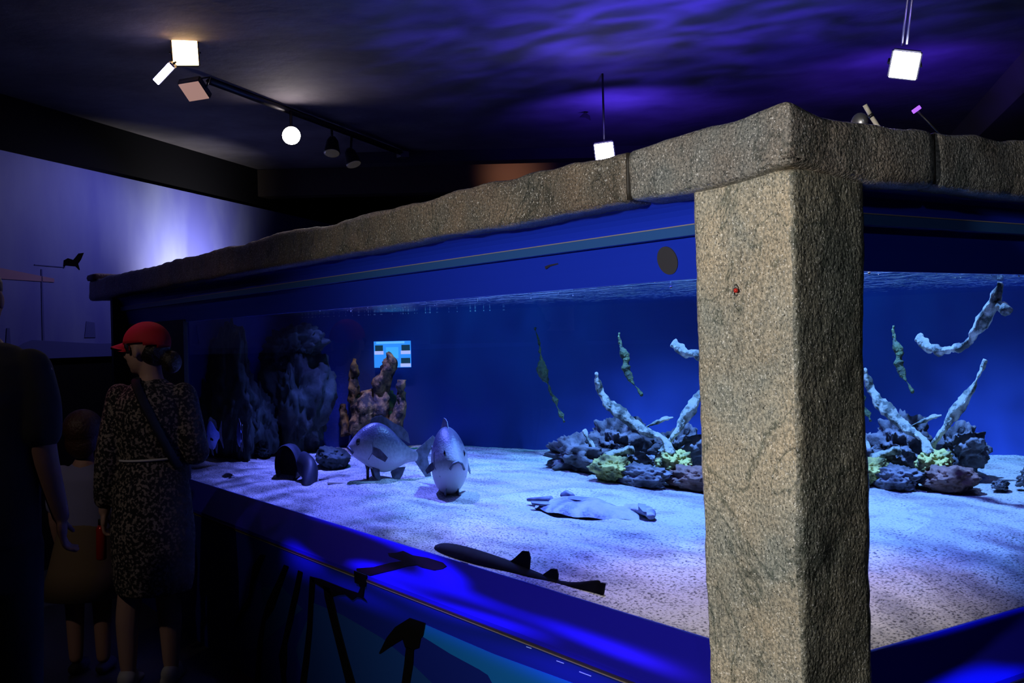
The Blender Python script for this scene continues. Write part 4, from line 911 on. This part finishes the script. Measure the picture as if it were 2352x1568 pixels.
rings(bm, [(.86, 0, .185, 0, .14), (1.0, 0, .185, 0, .14), (1.2, 0, .19, 0, .14), (1.4, 0, .215, 0, .15), (1.5, 0, .20, 0, .13), (1.56, 0, .12, 0, .10), (1.575, 0, .075, 0, .075)])
for sg in (-1, 1): limb(bm, [(sg*.165, 0, 1.475), (sg*.198, -.01, 1.36), (sg*.208, -.018, 1.26)], [.078, .076, .072])
b = frombm('shirt', bm, mat('dark_shirt', (.018, .018, .024), .9), mo_); voxel(b, .01, 3); b['label'] = 'dark short-sleeved T-shirt'
bm = bmesh.new(); ell(bm, (-.01, -.02, 1.775), (.085, .100, .085), 18); b = frombm('hair', bm, hairm, mo_, True)
bm = bmesh.new(); rings(bm, [(.70, 0, .19, 0, .13), (.90, 0, .175, 0, .135)])
for sg in (-1, 1): limb(bm, [(sg*.09, 0, .85), (sg*.10, 0, .5), (sg*.10, 0, .08)], [.105, .085, .07])
b = frombm('trousers', bm, mat('dark_denim', (.010, .016, .03), .9), mo_); voxel(b, .011, 3)
for sg in (-1, 1):
    bm = bmesh.new(); addbox(bm, sg*.10-.045, sg*.10+.045, -.08, .19, 0, .07, .02); b = frombm('shoe', bm, M['blackm'], mo_); voxel(b, .01, 3)

# child between them
ch = person('child with auburn hair standing between the man and the woman', 188, 5.10)
bm = bmesh.new(); HC = (.0, 0, 1.15); HF = Vector((.25, .95, -.1))
head(bm, HC, HF, .205)
limb(bm, [(0, 0, 1.08), (0, 0, 1.02), (0, 0, .98)], [.040, .040, .06])
rings(bm, [(.60, 0, .12, 0, .09), (.75, 0, .11, 0, .08), (.95, 0, .12, 0, .075), (.99, 0, .07, 0, .05)])
for sg in (-1, 1):
    limb(bm, [(sg*.12, 0, .94), (sg*.15, 0, .76), (sg*.15, .05, .60)], [.036, .030, .021]); hand(bm, (sg*.15, .05, .60), (0, .1, -1), (-sg*.2, 1, 0), .75, .5)
    limb(bm, [(sg*.06, 0, .60), (sg*.065, 0, .33), (sg*.065, 0, .08)], [.065, .045, .032])
b = frombm('body', bm, skin, ch); voxel(b, .0065, 2); eyes(ch, HC, HF, .205)
bm = bmesh.new(); ell(bm, (0, -.015, 1.168), (.092, .100, .092), 18); ell(bm, (0, -.045, 1.10), (.075, .05, .075), 16); b = frombm('hair', bm, hair_r, ch); voxel(b, .01, 2); b['label'] = 'auburn hair'
bm = bmesh.new(); rings(bm, [(.68, 0, .135, 0, .10), (.80, 0, .13, 0, .10), (.93, 0, .135, 0, .09), (1.0, 0, .06, 0, .05)])
for sg in (-1, 1): limb(bm, [(sg*.11, 0, .945), (sg*.14, 0, .85), (sg*.145, 0, .80)], [.05, .048, .045])
b = frombm('shirt', bm, mat('lavender_shirt', (.22, .22, .42), .9), ch); voxel(b, .01, 3); b['label'] = 'lavender short-sleeved shirt'
bm = bmesh.new(); rings(bm, [(.37, -.02, .20, 0, .16), (.5, -.01, .17, 0, .14), (.7, 0, .13, 0, .105), (.74, 0, .12, 0, .095)]); b = frombm('skirt', bm, mat('brown_skirt', (.16, .11, .06), .9), ch, True)
for sg in (-1, 1):
    bm = bmesh.new(); addbox(bm, sg*.065-.032, sg*.065+.032, -.05, .12, 0, .055, .015); b = frombm('shoe', bm, M['blackm'], ch); voxel(b, .01, 3)

# ---------------------------------------------------------------- bring everything to metres (about the world origin), floor at z = 0
T = Matrix.Scale(UNIT, 4) @ Matrix.Translation((0, 0, -FZ))
bpy.context.view_layer.update()
for o in list(C.objects):
    if o.parent: continue
    if o.type in ('CAMERA', 'LIGHT'):
        o.location = T @ o.location
        if o.type == 'LIGHT': o.data.energy *= UNIT*UNIT; o.data.shadow_soft_size *= UNIT
    elif o.type == 'MESH':
        o.data.transform(Matrix.Translation(o.location) if False else Matrix()); o.location = T @ o.location; o.scale = o.scale*UNIT
    else:
        o.location = T @ o.location; o.scale = o.scale*UNIT
